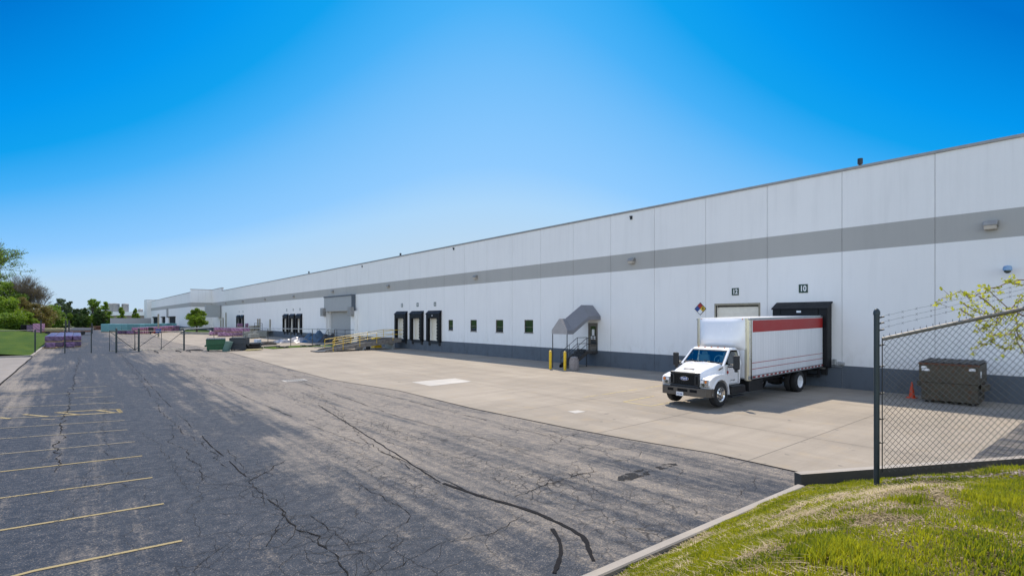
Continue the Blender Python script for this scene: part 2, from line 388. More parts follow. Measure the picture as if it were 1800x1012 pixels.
M['leaf_mid'] = leafmat('leaf_mid_green', (.05,.1,.012), (.22,.33,.035))
M['leaf_bright'] = leafmat('leaf_bright_green', (.07,.13,.01), (.26,.37,.03))
M['leaf_dark'] = leafmat('leaf_dark_green', (.02,.05,.012), (.085,.14,.028))
M['leaf_olive'] = leafmat('leaf_olive', (.1,.085,.025), (.24,.19,.06))
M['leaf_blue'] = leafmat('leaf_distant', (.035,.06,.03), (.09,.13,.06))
M['leaf_lime'] = leafmat('leaf_new_lime', (.3,.36,.02), (.6,.56,.05), .5)
M['bark'] = paint('bark', (.1,.08,.065), .9, scale=6, var=.3)
M['barkpale'] = paint('pale_bark', (.17,.14,.125), .9, scale=6, var=.2)
M['vinebark'] = paint('vine_bark', (.3,.2,.17), .8, scale=20, var=.3)
# ------------------------------------------------------------------ ground sheets
def sheet(name, pts, mat, off, kind='structure', hf=None, label=None, cat=None, splits=(XB,24,-3), grid=None, group=None):
    bm = bmesh.new(); vs = [bm.verts.new((p[0],p[1],0)) for p in pts]; bm.faces.new(vs)
    for X in splits:
        bmesh.ops.bisect_plane(bm, geom=bm.verts[:]+bm.edges[:]+bm.faces[:], plane_co=(X,0,0), plane_no=(1,0,0))
    if grid:
        xs = [p[0] for p in pts]; ys = [p[1] for p in pts]
        for X in np.arange(min(xs)+grid, max(xs), grid): bmesh.ops.bisect_plane(bm, geom=bm.verts[:]+bm.edges[:]+bm.faces[:], plane_co=(X,0,0), plane_no=(1,0,0))
        for Y in np.arange(min(ys)+grid, max(ys), grid): bmesh.ops.bisect_plane(bm, geom=bm.verts[:]+bm.edges[:]+bm.faces[:], plane_co=(0,Y,0), plane_no=(0,1,0))
    for v in bm.verts: v.co.z = (hf(v.co.x, v.co.y) if hf else g(v.co.x, v.co.y)) + off
    bmesh.ops.recalc_face_normals(bm, faces=bm.faces)
    for f in bm.faces:
        if f.normal.z < 0: f.normal_flip()
    me = bpy.data.meshes.new(name); bm.to_mesh(me); bm.free(); me.materials.append(mat)
    o = bpy.data.objects.new(name, me); COL.objects.link(o)
    if kind: o['kind'] = kind
    if label: tag(o, label, cat, group)
    return o
gm = MB(); gm.quad((-2500,-1500,-.75),(2500,-1500,-.75),(2500,3500,-.75),(-2500,3500,-.75)); tag(gm.build('ground', M['field']), kind='structure')
border = [(1411,831.5),(1250,796),(1100,771),(1000,752.4),(831.7,718),(700,686),(581.4,667),(500,646),(407,620),(340,607.5),(300,600.5),(275,592),(262,586)]
BP = [G(*p) for p in border]
bl = [(p.x,p.y) for p in BP]
bl[0] = (BP[0].x, BP[0].y)
sheet('asphalt_lot', [(-3,-30),(60,-30),(60,262),(-3,262)], M['asphalt'], 0)
far = [(12.6,170),(14,200),(16,262)]
sheet('concrete_apron', [(60,-30),(13.5,-30),(13.2,bl[0][1]-1)]+bl+[(24.6,165),(60,165)], M['concrete'], .004)
sheet('concrete_drive', [(-3.05,-30),(-3.05,61.5),(-80,61.5),(-80,-30)], M['concrete_old'], .002)
# lawn on the left
def lawn_h(X, Y): return .36+.11*max(0,-3.4-X) if X > -30 else .36+.11*26.6
sheet('lawn', [(-3.2,62),(-3.2,120),(-8.5,190),(-9,265),(-160,265),(-160,62)], M['lawn'], 0, hf=lawn_h, splits=(-3.4,-30,-8))
def kerb(name, pts, wd=.16, h=.13, mat='kerb', hf=g, back=.3):
    mb = MB(); n = len(pts); P = [Vector((p[0],p[1],0)) for p in pts]; ring = []
    for i, p in enumerate(P):
        t = (P[min(i+1,n-1)]-P[max(i-1,0)]).normalized(); nn = Vector((-t.y,t.x,0))
        z = hf(p.x,p.y); a = p-nn*wd/2; b = p+nn*wd/2
        ring.append([(a.x,a.y,z-back),(a.x,a.y,z+h-.02),(a.x+nn.x*.02,a.y+nn.y*.02,z+h),(b.x-nn.x*.02,b.y-nn.y*.02,z+h),(b.x,b.y,z+h-.02),(b.x,b.y,z-back)])
    vs = [v for r in ring for v in r]; fs = []
    for i in range(n-1):
        for k in range(6): fs.append((i*6+k, i*6+(k+1)%6, (i+1)*6+(k+1)%6, (i+1)*6+k))
    fs += [tuple(range(6)), tuple(reversed(range((n-1)*6,n*6)))]
    mb.add(vs, fs); return tag(mb.build(name, M[mat]), kind='structure')
kerb('lawn_kerb', [(-60,61.8),(-3.6,61.8),(-3.15,62.2),(-3.1,64),(-3.1,120),(-8.4,190)])
KERB_LATER = lambda: kerb('berm_kerb', [(x,kerb_y(x)) for x in (-40,-20,-8)]+[(x,kerb_y(x)) for x in np.arange(-2,12.0,.9)]+[(12.12,kerb_y(12.12))], wd=.17, h=.07)
# berm under the camera
WA = Vector((12.18,5.06,0)); WD = Vector((5.62,-2.81,0)).normalized(); WN = Vector((WD.y,-WD.x,0))*1
if WN.y > 0: WN = -WN      # points to the camera side
KP = [G(1044,1009,.06), G(1222,933,.06), G(1393,859,.06)]
def kerb_y(X): return KP[0].y+(KP[2].y-KP[0].y)*(X-KP[0].x)/(KP[2].x-KP[0].x)
def berm_h(X, Y, rough=True):
    d1 = kerb_y(X)-.07-Y; dw = (X-WA.x)*WN.x+(Y-WA.y)*WN.y
    d1 = max(0,min(d1,5.7)); dw = max(0,dw)
    z1 = .585*d1+.011*d1*d1 if d1 < 3 else 1.854+.3*(1-math.exp(-(d1-3)/.46)); z2 = .34*dw - .06 - .15*math.sin(math.pi*min(1,dw/4.6)) - .1*math.exp(-dw/.8); z1 -= .06*math.exp(-d1/.6)
    zz = -math.log(math.exp(-14*z1)+math.exp(-14*z2))/14 
    z = min(zz, 2.25)
    if rough: z += .018*math.sin(X*3.1+Y*1.7)+.014*math.sin(X*5.3-Y*4.1+1)+.03*math.sin(X*1.3+2)*min(1,d1)
    return z + .02
KERB_LATER()
gx = np.arange(-14, 40.01, .3); gy = np.arange(0, 65)
mb = MB(); idx = {}
for j, y in enumerate(gy):
    for i, x in enumerate(gx):
        idx[i,j] = len(mb.v); yy = kerb_y(x)-.06-y*.3; mb.v.append((x, yy, berm_h(x,yy)))
for j in range(len(gy)-1):
    for i in range(len(gx)-1):
        xm, ym = gx[i]+.15, kerb_y(gx[i]+.15)-.06-gy[j]*.3-.15
        if (xm-WA.x)*WN.x+(ym-WA.y)*WN.y < -.02: continue
        mb.f.append((idx[i,j],idx[i+1,j],idx[i+1,j+1],idx[i,j+1])); mb.m.append(0)
tag(mb.build('grass_bank', M['soil'], smooth=True), kind='structure')
# low retaining wall
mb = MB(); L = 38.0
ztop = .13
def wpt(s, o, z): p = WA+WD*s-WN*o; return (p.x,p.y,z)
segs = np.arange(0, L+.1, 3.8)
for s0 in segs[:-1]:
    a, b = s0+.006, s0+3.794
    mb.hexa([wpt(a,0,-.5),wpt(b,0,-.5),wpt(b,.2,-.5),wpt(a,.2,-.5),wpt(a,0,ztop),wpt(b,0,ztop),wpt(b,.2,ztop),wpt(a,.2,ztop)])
    mb.mi = 1; mb.quad(wpt(a,-.001,ztop+.004),wpt(b,-.001,ztop+.004),wpt(b,.2,ztop+.004),wpt(a,.2,ztop+.004)); mb.mi = 0  # top paler than the stained face, its sunlit tone put into the colour
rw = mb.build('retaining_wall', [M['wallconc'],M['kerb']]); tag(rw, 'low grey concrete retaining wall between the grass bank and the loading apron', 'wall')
# ---- markings and patches (thin sheets)
def strip(name, pts, wd, mat, off=.008, label=None, jit=0, closed=False, kind='structure', res=None):
    P = [Vector((p[0],p[1],0)) for p in pts]
    if res:
        Q = []
        for a, b in zip(P[:-1], P[1:]):
            n = max(1, int((b-a).length/res))
            for k in range(n): Q.append(a.lerp(b, k/n))
        Q.append(P[-1]); P = Q
    if jit: P = [p+Vector((random.uniform(-jit,jit),random.uniform(-jit,jit),0)) for p in P]
    return P
def ribbon(mb, P, wd, off, taper=False, wj=0):
    n = len(P); b = len(mb.v); vs = []
    for i, p in enumerate(P):
        t = (P[min(i+1,n-1)]-P[max(i-1,0)]); t = t.normalized() if t.length > 1e-6 else Vector((1,0,0)); nn = Vector((-t.y,t.x,0))
        w_ = wd*(1-.75*i/max(1,n-1) if taper else 1)*(1+random.uniform(-wj,wj))/2
        for s in (-1,1):
            q = p+nn*s*w_; vs.append((q.x,q.y,g(q.x,q.y)+off))
    mb.add(vs, [(2*i,2*i+1,2*i+3,2*i+2) for i in range(n-1)])
mb = MB()
stall = [((0,1019),(60,1003),(320,950)),((0,932),(288,885)),((0,875.5),(268,839)),((0,829),(250,801)),((0,798),(237,776)),((0,771),(224,755)),((0,752.5),(219,738.5))]
def gpl(pp): return [Vector((*G(*p).xy,0)) for p in pp]
for k, pp in enumerate(stall):
    mb.mi = 0 if k < 4 else 1
    ribbon(mb, strip('', gpl(pp), 0, None, res=.5), .072 if k < 4 else .065, .008)
for pp in [((0,735),(100,731),(214,725)),((0,716),(135,711)),((0,697),(100,692),(180,688.5)),((0,687),(70,684.5)),((120,682),(192,678.5)),((35,670.5),(55,670)),((73,736.5),(98,736.5)),((130,699),(200,696.5)),((140,710),(205,707.5))]:
    mb.mi = 1; ribbon(mb, strip('', gpl(pp), 0, None, res=.6), .09, .008)
for pp in [((105,724),(207,719),(213,724),(100,731)),((0,733.5),(17,736)),((41,728),(85,732)),((98,724.5),(142,729)),((170,721),(203,725)),((207,719),(213,725))]:
    mb.mi = 0; ribbon(mb, strip('', gpl(pp), 0, None, res=.6), .13, .009)
tag(mb.build('parking_lines', [M['line'], M['linefaint']], fixn=False), kind='structure')
mb = MB()
for pp in [((1026,698),(1055,694),(1120,684)),((1096,706),(1145,713.5),(1178,707)),((1096,706),(1150,696)),((1050,666),(1072,664)),((1135,682),(1170,676))]:
    ribbon(mb, strip('', gpl(pp), 0, None, res=.6), .09, .009)
tag(mb.build('apron_lines', M['lineapron'], fixn=False), kind='structure')
# concrete joints
mb = MB()
for k in range(-1, 32):
    y = 6.85+4.7*k
    ribbon(mb, [Vector((x,y,0)) for x in np.linspace(12.9 if y>5 else 15,29.9,12)], .014, .0075)
for x in (17.2, 21.8, 26.0):
    ribbon(mb, [Vector((x,y,0)) for y in np.linspace(0,160,40)], .012, .0078)
tag(mb.build('pavement_joints', M['seam'], fixn=False), kind='structure')
mb = MB(); ribbon(mb, [Vector((*p,0)) for p in bl], .05, .0095, wj=.5)
ribbon(mb, strip('', [Vector((-3.02,y,0)) for y in np.linspace(8,61.5,20)],0,None,jit=.03), .09, .0095)
tag(mb.build('pavement_edge_crack', M['crack'], fixn=False), kind='structure')
def patch(name, pp, mat, off=.011): return sheet(name, [tuple(G(*p).xy) for p in pp], M[mat], off)
patch('pale_concrete_patch', [(724,671.5),(800,664.8),(829,670.5),(756,678.5)], 'concrete_pale')
patch('pale_concrete_patch', [(997,723),(1016,721),(1030,723.5),(1011,726.5)], 'concrete_pale')
for dpp in ([(1088,838),(1100,832),(1116,831),(1138,829),(1142,833),(1126,838),(1112,843),(1098,846),(1086,843)],[(1110,829),(1128,824),(1146,823),(1150,827),(1130,830)],[(1152,822),(1166,816),(1187,814),(1192,817),(1174,822),(1160,825)]):
    cx_ = sum(p[0] for p in dpp)/len(dpp); cy_ = sum(p[1] for p in dpp)/len(dpp)
    pts_ = []
    for i_ in range(len(dpp)):
        a_, b_ = dpp[i_], dpp[(i_+1)%len(dpp)]
        for t_ in (0,.25,.5,.75): pts_.append((a_[0]+(b_[0]-a_[0])*t_+random.uniform(-1.6,1.6), a_[1]+(b_[1]-a_[1])*t_+random.uniform(-.7,.7)))
    patch('damp_patch', pts_, 'damp')
pa = patch('asphalt_patch', [(1703,812),(1720,797),(1760,770),(1800,742),(1880,700),(1990,700),(1990,830)], 'asphalt', .012)
# drain
mb = MB(); dc = G(518,668.5)
mb.mi=0; mb.box(dc.x-.62,dc.x+.62,dc.y-.42,dc.y+.42,dc.z-.1,dc.z+.016)
mb.mi=1
for k in range(9): mb.box(dc.x-.5+k*.12,dc.x-.44+k*.12,dc.y-.32,dc.y+.32,dc.z,dc.z+.022)
tag(mb.build('drain_grate', [M['concrete_pale'], M['darkmetal']]), 'square storm drain grate set in the asphalt beside the apron edge', 'drain')
# cracks
mb = MB()
def crack(pp, wd, branches=0, jit=.07, res=.13, mat=0):
    branches = int(branches*1.7)
    P = strip('', gpl(pp), 0, None, res=res); n = len(P); off = Vector((0,0,0)); Q = []
    for i, p in enumerate(P):
        off = off*.8+Vector((random.gauss(0,jit*.5),random.gauss(0,jit*.5),0)); e = min(1,i/4,(n-1-i)/4); Q.append(p+off*e)
    mb.mi = mat; ribbon(mb, Q, wd*.55, .009+random.random()*.002, wj=.9)
    for b in range(branches):
        i = random.randrange(n); p = Q[i].copy(); a = random.uniform(0,6.28); br = [p.copy()]
        for k in range(random.randint(5,14)):
            a += random.gauss(0,.5); p = p+Vector((math.cos(a),math.sin(a),0))*.14; br.append(p.copy())
        ribbon(mb, br, wd*.3, .0085+random.random()*.002, taper=True)
crack([(500,811),(440,848),(475,880),(500,907),(545,942),(590,982),(640,1040)], .028, 22)
crack([(470,871),(500,905),(480,930),(468,960)], .016, 8); crack([(545,905),(600,950),(660,985)], .014, 14)
crack([(505,650),(560,690),(640,770),(770,850),(880,880),(900,886)], .02, 26); crack([(760,735),(860,775),(940,805),(1020,830),(1060,870)], .012, 20)
crack([(630,850),(690,890),(725,905),(720,915),(660,950),(610,958)], .018, 8); crack([(640,1006),(690,1000),(770,962),(850,940),(920,905)], .015, 10)
crack([(300,745),(310,775),(330,800),(360,830),(355,845)], .016, 14); crack([(140,626),(130,665),(120,710),(108,760),(100,800),(97,830)], .035, 5)
crack([(210,622),(232,650),(262,690),(300,740),(350,780),(400,822)], .02, 14); crack([(400,790),(430,830),(470,870)], .012, 12)
crack([(905,872),(960,850),(1010,836),(1050,828)], .03, 12); crack([(965,790),(1000,770),(1018,760)], .016, 8)
crack([(300,815),(340,830),(380,842)], .01, 10); crack([(185,700),(180,760),(215,830)], .01, 10); crack([(560,760),(700,830),(820,870)], .01, 20)
crack([(620,720),(760,790),(880,850)], .01, 24); crack([(340,1005),(352,992),(372,978),(392,962)], .012, 8)
crack([(250,760),(290,790),(330,860)], .008, 14)
for pp in [((212,621),(300,715),(385,795),(471,870)),((337,650),(430,697),(560,752),(703,807),(840,872)),((365,627),(520,668),(703,733),(960,800)),((420,640),(700,700),(1000,775),(1180,812))]:
    P_ = strip('', gpl(pp), 0, None, res=.5, jit=.03); mb.mi = 0
    i_ = 0
    while i_ < len(P_)-3:
        n_s = random.randint(4,14); ribbon(mb, P_[i_:i_+n_s], random.uniform(.01,.024), .0105, wj=.8); i_ += n_s+random.randint(0,2)
# sealed cracks
mb.mi = 1
for pp, wd in [(((775,848),(850,874),(920,893),(965,910),(990,925),(1008,930),(1028,942),(1036,955),(1032,975),(1050,992)), .1), (((967,925),(978,938),(988,960),(984,985),(972,1012)), .08)]:
    P = strip('', gpl(pp), 0, None, res=.12)
    n = len(P); Q = []
    for i, p in enumerate(P):
        a, b = P[max(0,i-2)], P[min(n-1,i+2)]; Q.append((p+a+b)/3)
    ribbon(mb, Q, wd*.72, .0125, wj=.35)
P = strip('', gpl(((560,712),(700,800),(775,848))),0,None,res=.3,jit=.02); ribbon(mb, P, .03, .0125, wj=.4)
tag(mb.build('asphalt_cracks', [M['crack'], M['tar']], fixn=False), kind='structure')
# ------------------------------------------------------------------ warehouse
WX, PS, PY0 = 30.0, 3.78, 6.70
Z1, Z2, Z3, ZR = 1.145, 6.89, 8.08, 10.94
wh = thing('warehouse', 'long white tilt-up warehouse with a grey stripe, slate base and a row of truck docks', 'warehouse', (WX, 40, 0))
def panel_wall(mb, y0, y1, z0, z1, X, joints, holes, zs, axis='y', jw=.024, jd=.03):
    ys = {y0,y1}; zz = {z0,z1}|set(z for z in zs if z0<z<z1)
    for j in joints:
        if y0 < j < y1: ys |= {j-jw/2, j+jw/2}
    for h in holes: ys |= {h[0],h[1]}; zz |= {h[2],h[3]}
    ys = sorted(ys); zz = sorted(zz)
    P = (lambda y,z,d=0: (X+d,y,z)) if axis == 'y' else (lambda y,z,d=0: (y,X+d,z))
    for a, b in zip(ys[:-1], ys[1:]):
        if b-a < 1e-5: continue
        isj = any(abs((a+b)/2-j) < jw/2 for j in joints) and b-a < jw*1.01
        for c, d in zip(zz[:-1], zz[1:]):
            m_ = (a+b)/2, (c+d)/2
            h = [q for q in holes if q[0] < m_[0] < q[1] and q[2] < m_[1] < q[3]]
            if h: continue
            zc = m_[1]
            mb.mi = 0 if zc > Z3 or Z1 < zc < Z2 else (1 if zc > Z2 else 2)
            if isj:
                k = mb.mi; mb.mi = 3
                mb.quad(P(a,c,jd),P(b,c,jd),P(b,d,jd),P(a,d,jd)); mb.mi = k
                mb.quad(P(a,c),P(a,c,jd),P(a,d,jd),P(a,d)); mb.quad(P(b,c),P(b,c,jd),P(b,d,jd),P(b,d))
            else: mb.quad(P(a,c),P(b,c),P(b,d),P(a,d))
    for h in holes:     # reveals
        a, b, c, d = h[:4]; dp = h[4]; mb.mi = 0
        mb.quad(P(a,c),P(a,c,dp),P(a,d,dp),P(a,d)); mb.quad(P(b,c),P(b,c,dp),P(b,d,dp),P(b,d))
        mb.quad(P(a,d),P(b,d),P(b,d,dp),P(a,d,dp)); mb.quad(P(a,c),P(b,c),P(b,c,dp),P(a,c,dp))
joints = [PY0+PS*k for k in range(-5, 45)]
docks = [(wy(706,29.7)), (wy(734,29.7)), (wy(764,29.7)), wy(502.5,29.7), wy(514.5,29.7), wy(526.5,29.7), wy(419.5,29.7), wy(427,29.7)]
docks = [57.75,53.97,50.19, 103.3,99.4,95.6, 141.0,137.2]
truckdock = 12.32
windows = []
for x0, x1, y0, y1 in [(788.3,796.3,562,580.3),(826.8,838,562,582.3),(871.5,884.6,562,584),(921.8,937.2,562,585)]:
    a = Wp(x0,y0); b = Wp(x1,y1); windows.append((b.y, a.y, b.z, a.z, .12))
door12 = (14.75, 17.35, 1.16, 4.3, .18)
portal = (wy(622), wy(578), .0, 4.6, .9)
mand = (26.85, 27.8, Z1, 3.2, .1)
holes = windows+[door12, (portal[0]+.2,portal[1]-.2,0,4.55,.6), mand]
for dy in docks+[truckdock]: holes.append((dy-1.02,dy+1.02,1.15,3.75,.25))
mb = MB(); panel_wall(mb, -14, 174, -.3, ZR, WX, joints, holes, [Z1,Z2,Z3,4.59,4.60])
# raised entrance block, far wing
mb.mi = 0
BX = 24.6; Y4 = 174.0
yb = wy(390)
panel_wall(mb, yb, Y4, ZR, 11.75, WX-.004, [], [], [])
panel_wall(mb, BX, WX, -.3, 11.75, Y4, [BX+1.9], [], [Z1,Z2,Z3], axis='x')
fj = [Y4+PS*k for k in range(1, 28)]
def fy(px): return wy(px, BX)
fdo = [(fy(308.5),fy(296.5),.3,4.0,.4),(fy(290.5),fy(284),.3,4.0,.4),(fy(280),fy(269),.3,4.0,.4)]
panel_wall(mb, Y4, 279, -.3, ZR-.05, BX, fj, fdo, [Z1,Z2,Z3])
mb.mi = 0
mb.box(BX-1.5, BX+6, 279, 291, -.3, 11.6)
wmesh = mb.build('wall', [M['wall'],M['stripe'],M['base'],M['joint']], wh, fixn=False)
mb = MB(); mb.box(WX+.3,112,-14,290,9.9,10.55); mb.box(WX+.35,112,-14.2,-13.9,-.3,10.6); mb.box(BX+.35,WX+.5,Y4+.3,290,9.9,10.5)
mb.box(WX+.7,WX+.8,-14,Y4,-.3,10); mb.box(WX+.06,WX+.4,yb+.01,Y4-.06,10.5,11.7)
mb.box(BX+.7,BX+.8,Y4+.3,279,-.3,10); mb.box(BX+.1,WX,Y4+.01,Y4+.4,10.9,11.7)
mb.build('roof', M['tile'], wh)
mb = MB(); mb.box(WX-.06,WX+.35,-14.1,yb,ZR,ZR+.13); mb.box(WX-.06,WX+.45,yb,Y4+.05,11.75,11.9); mb.box(BX-.06,WX-.06,Y4-.06,Y4+.4,11.75,11.9)
mb.box(BX-.06,BX+.35,Y4+.41,279,ZR-.05,ZR+.12); mb.box(BX-1.56,BX+6.06,278.94,291,11.6,11.75)
mb.build('parapet_cap', M['cap'], wh, bevel=.01)
# windows
for (a,b,c,d,_) in windows:
    mb = MB(); f = .055
    for bx in [(a,a+f,c,d),(b-f,b,c,d),(a+f,b-f,c,c+f),(a+f,b-f,d-f,d),(a+f,b-f,c+(d-c)*.42,c+(d-c)*.42+.04)]:
        mb.box(WX+.03,WX+.11,bx[0],bx[1],bx[2],bx[3])
    fr = mb.build('window', M['doorbrown'], wh)
    pn = MB(); pn.box(WX+.07,WX+.09,a+f,b-f,c+f,d-f); pn.build('pane', M['glass'], fr, fixn=False)
    sb = MB(); sb.box(WX-.02,WX+.02,a-.04,b+.04,c-.06,c); sb.build('sill', M['cap'], fr)
# dock doors and shelters
def sectional(name, y0, y1, z0, z1, X, mat, parent, nz):
    mb = MB(); h = (z1-z0)/nz
    for k in range(nz): mb.box(X,X+.05,y0,y1,z0+k*h+.012,z0+(k+1)*h-.012)
    mb.box(X+.02,X+.06,y0,y1,z0,z1)
    return mb.build(name, mat, parent, bevel=.006)
def shelter(yc, wd=2.9, deep=.5, blown=0, spot=False):
    mb = MB(); a, b = yc-wd/2, yc+wd/2; x0, x1 = WX-deep, WX-.003; zt = 4.36
    t = .38 if deep < .5 else .42
    def side(s0, s1):
        mb.hexa([(x0,s0,1.15-.1),(x1,s0,1.0),(x1,s1,1.0),(x0,s1,1.05),(x0,s0,zt-.35),(x1,s0,zt-.05),(x1,s1,zt-.05),(x0,s1,zt-.35)])
    side(a,a+t); side(b-t,b)
    mb.hexa([(x0,a+t,3.55),(x1,a+t,3.55),(x1,b-t,3.55),(x0,b-t,3.55),(x0,a+t,zt-.35),(x1,a+t,zt-.05),(x1,b-t,zt-.05),(x0,b-t,zt-.35)])
    for k in range(7):       # pleats
        for s in (a+t+.03, b-t-.03): mb.box(x0-.03,x0+.1,s-.07,s+.07,1.25+k*.35,1.25+k*.35+.3)
    o = mb.build('dock_shelter', M['dockfoam'], wh, bevel=.04)
    hb = MB(); hb.hexa([(x0-.04,a-.04,zt-.36),(x1,a-.04,zt-.02),(x1,b+.04,zt-.02),(x0-.04,b+.04,zt-.36),(x0-.04,a-.04,zt-.3),(x1,a-.04,zt+.04),(x1,b+.04,zt+.04),(x0-.04,b+.04,zt-.3)])
    hb.build('hood', M['dockfoam'], o)
    if spot:
        sb = MB(); sb.lathe([(.0,0),(.07,0),(.07,.03),(0,.03)], (x0-.04,yc,3.85), 'x', 10); sb.build('patch', M['white'], o)
    dr = sectional('dock_door', yc-1.02, yc+1.02, 1.15, 3.6, WX+.18, M['doorwhite'], wh, 6)
    lv = MB(); lv.box(WX-.12,WX-.01,yc-.9,yc+.9,.82,1.14); lv.build('dock_leveler', M['darkmetal'], wh, bevel=.01)
    for s in (-1.05,1.05):
        bp = MB(); bp.box(WX-.14,WX-.008,yc+s-.14,yc+s+.14,.62,1.12); bp.build('dock_bumper', M['rubber'], wh, bevel=.02)
for k, dy in enumerate(docks): shelter(dy, 2.75, .34, spot=(k in (2,)))
shelter(truckdock, 2.75, .6, spot=False)
mb = MB(); mb.box(29.36,29.38,truckdock-.12,truckdock+.1,3.83,3.93); mb.build('patch', M['white'], wh)
o = sectional('dock_door', door12[0], door12[1], 1.18, 4.2, WX+.12, M['doorwhite'], wh, 7)
mb = MB(); mb.box(WX-.02,WX+.1,door12[0]-.1,door12[0],1.16,4.3); mb.box(WX-.02,WX+.1,door12[1],door12[1]+.1,1.16,4.3); mb.box(WX-.02,WX+.1,door12[0]-.1,door12[1]+.1,4.3,4.42)
mb.build('door_frame', M['tan'], o)
# recessed drive-in portal
pa_, pb_ = portal[0], portal[1]
mb = MB(); mb.mi = 0; mb.box(WX-.55,WX-.005,pa_-.55,pb_+.55,4.62,6.86); mb.mi = 1; mb.box(WX-.62,WX-.56,pa_-.6,pb_+.6,6.7,6.9); mb.box(WX-.6,WX-.01,pa_-.62,pa_-.56,4.6,6.9); mb.mi = 2
mb.box(WX-.45,WX-.006,pa_-1.35,pa_+.05,-.2,4.6); mb.box(WX-.45,WX-.006,pb_-.05,pb_+.9,-.2,4.6)
po = mb.build('door_portal', [M['portalgrey'], M['base'], M['wall']], wh, bevel=.015)
for yy in (pa_-.65, pb_+.45):
    lb = MB(); lb.box(WX-1.0,WX-.46,yy-.55,yy+.5,3.9,5.15); lb.build('corner_box', M['cap'], po, bevel=.03)
sectional('overhead_door', pa_+.25, pb_-.25, 0, 4.5, WX+.3, M['portalgrey'], wh, 8)
mb = MB(); yy = pa_+1.0; mb.box(WX+.18,WX+.28,yy-.5,yy+.5,.0,2.2); mb.build('side_door', M['cap'], wh)
# man door under the canopy
mb = MB(); a, b = mand[0], mand[1]
mb.box(WX-.01,WX+.08,a,a+.07,Z1,3.2); mb.box(WX-.01,WX+.08,b-.07,b,Z1,3.2); mb.box(WX-.01,WX+.08,a+.07,b-.07,3.1,3.2)
fr = mb.build('entrance_door', M['doorbrown'], wh)
mb = MB(); mb.box(WX+.03,WX+.07,a+.07,b-.07,Z1+.01,3.1); mb.build('door_leaf', M['doorbrown'], fr)
mb = MB(); mb.box(WX+.02,WX+.03,a+.22,b-.22,1.45,2.95); mb.build('pane', M['sideglass'], fr)
mb = MB(); mb.box(WX+.01,WX+.018,a+.34,b-.36,2.25,2.72); mb.box(WX+.01,WX+.018,a+.24,a+.42,1.98,2.2); mb.box(WX+.01,WX+.018,b-.42,b-.25,1.98,2.2); mb.build('notice', M['white'], fr)
mb = MB(); mb.box(WX-.05,WX+.02,b-.16,b-.12,1.95,2.25); mb.build('handle', M['steel'], fr)
# far wing doors and details
for (a,b,c,d,_) in fdo:
    mb = MB(); mb.box(BX+.3,BX+.36,a,b,c,d); mb.box(BX-.3,BX,a-.3,b+.3,d,d+.3); mb.build('overhead_door', M['interior'], wh)
mb = MB(); mb.box(BX-.5,BX-.01,fy(296),fy(286.5)-14,3.9,7.0); mb.build('stair_tower', M['portalgrey'], wh)
mb = MB(); mb.box(WX-3.8,WX-.3,wy(377,29.9)-9,wy(377,29.9)-8,3.9,7.2); mb.box(WX-.9,WX-.01,wy(376,30)-10,wy(381,30)-2,3.9,7.2); mb.build('canopy_box', M['portalgrey'], wh)
# small utility conduits on the wall
mb = MB()
for px, y0, y1 in [(388,562,575),(392,558,575),(397,549,575),(453,560,577),(456.5,560,578),(474.5,561,580)]:
    p = Wp(px,y0,29.85); q = Wp(px,y1,29.85); mb = MB(); mb.tube([p,q], .12, 6); mb.build('downpipe', M['tan'], wh)
mb = MB(); p = Wp(1468,636); mb.obox((29.93,p.y,p.z), (.12,.16,.3)); mb.obox((29.93,p.y-.3,p.z-.05), (.1,.3,.16)); mb.obox((29.93,p.y-.1,p.z-.22), (.06,.5,.04))
mb.build('utility_connection', M['galv'], wh, bevel=.02)
# roof vents
for k, (px, y0, y1) in enumerate([(1512,279,296),(704,445,454),(543,477,484)]):
    X = 31.2; p = Wp(px, y0, X); h = p.z; r = .12
    lab = ['slim roof vent pipe standing behind the parapet above the truck', 'small roof vent pipe on the parapet left of the middle dock doors', 'smallest roof vent pipe far along the roofline'][k]
    mb = MB(); mb.tube([(X,p.y,10.5),(X,p.y,h-.2)], .07, 10); v = mb.build('roof_vent', M['darkmetal'])
    mb = MB(); mb.tube([(X,p.y,h-.28),(X,p.y,h)], .12, 12); c = mb.build('vent_cap', M['darkmetal'], v); tag(v, lab, 'vent')
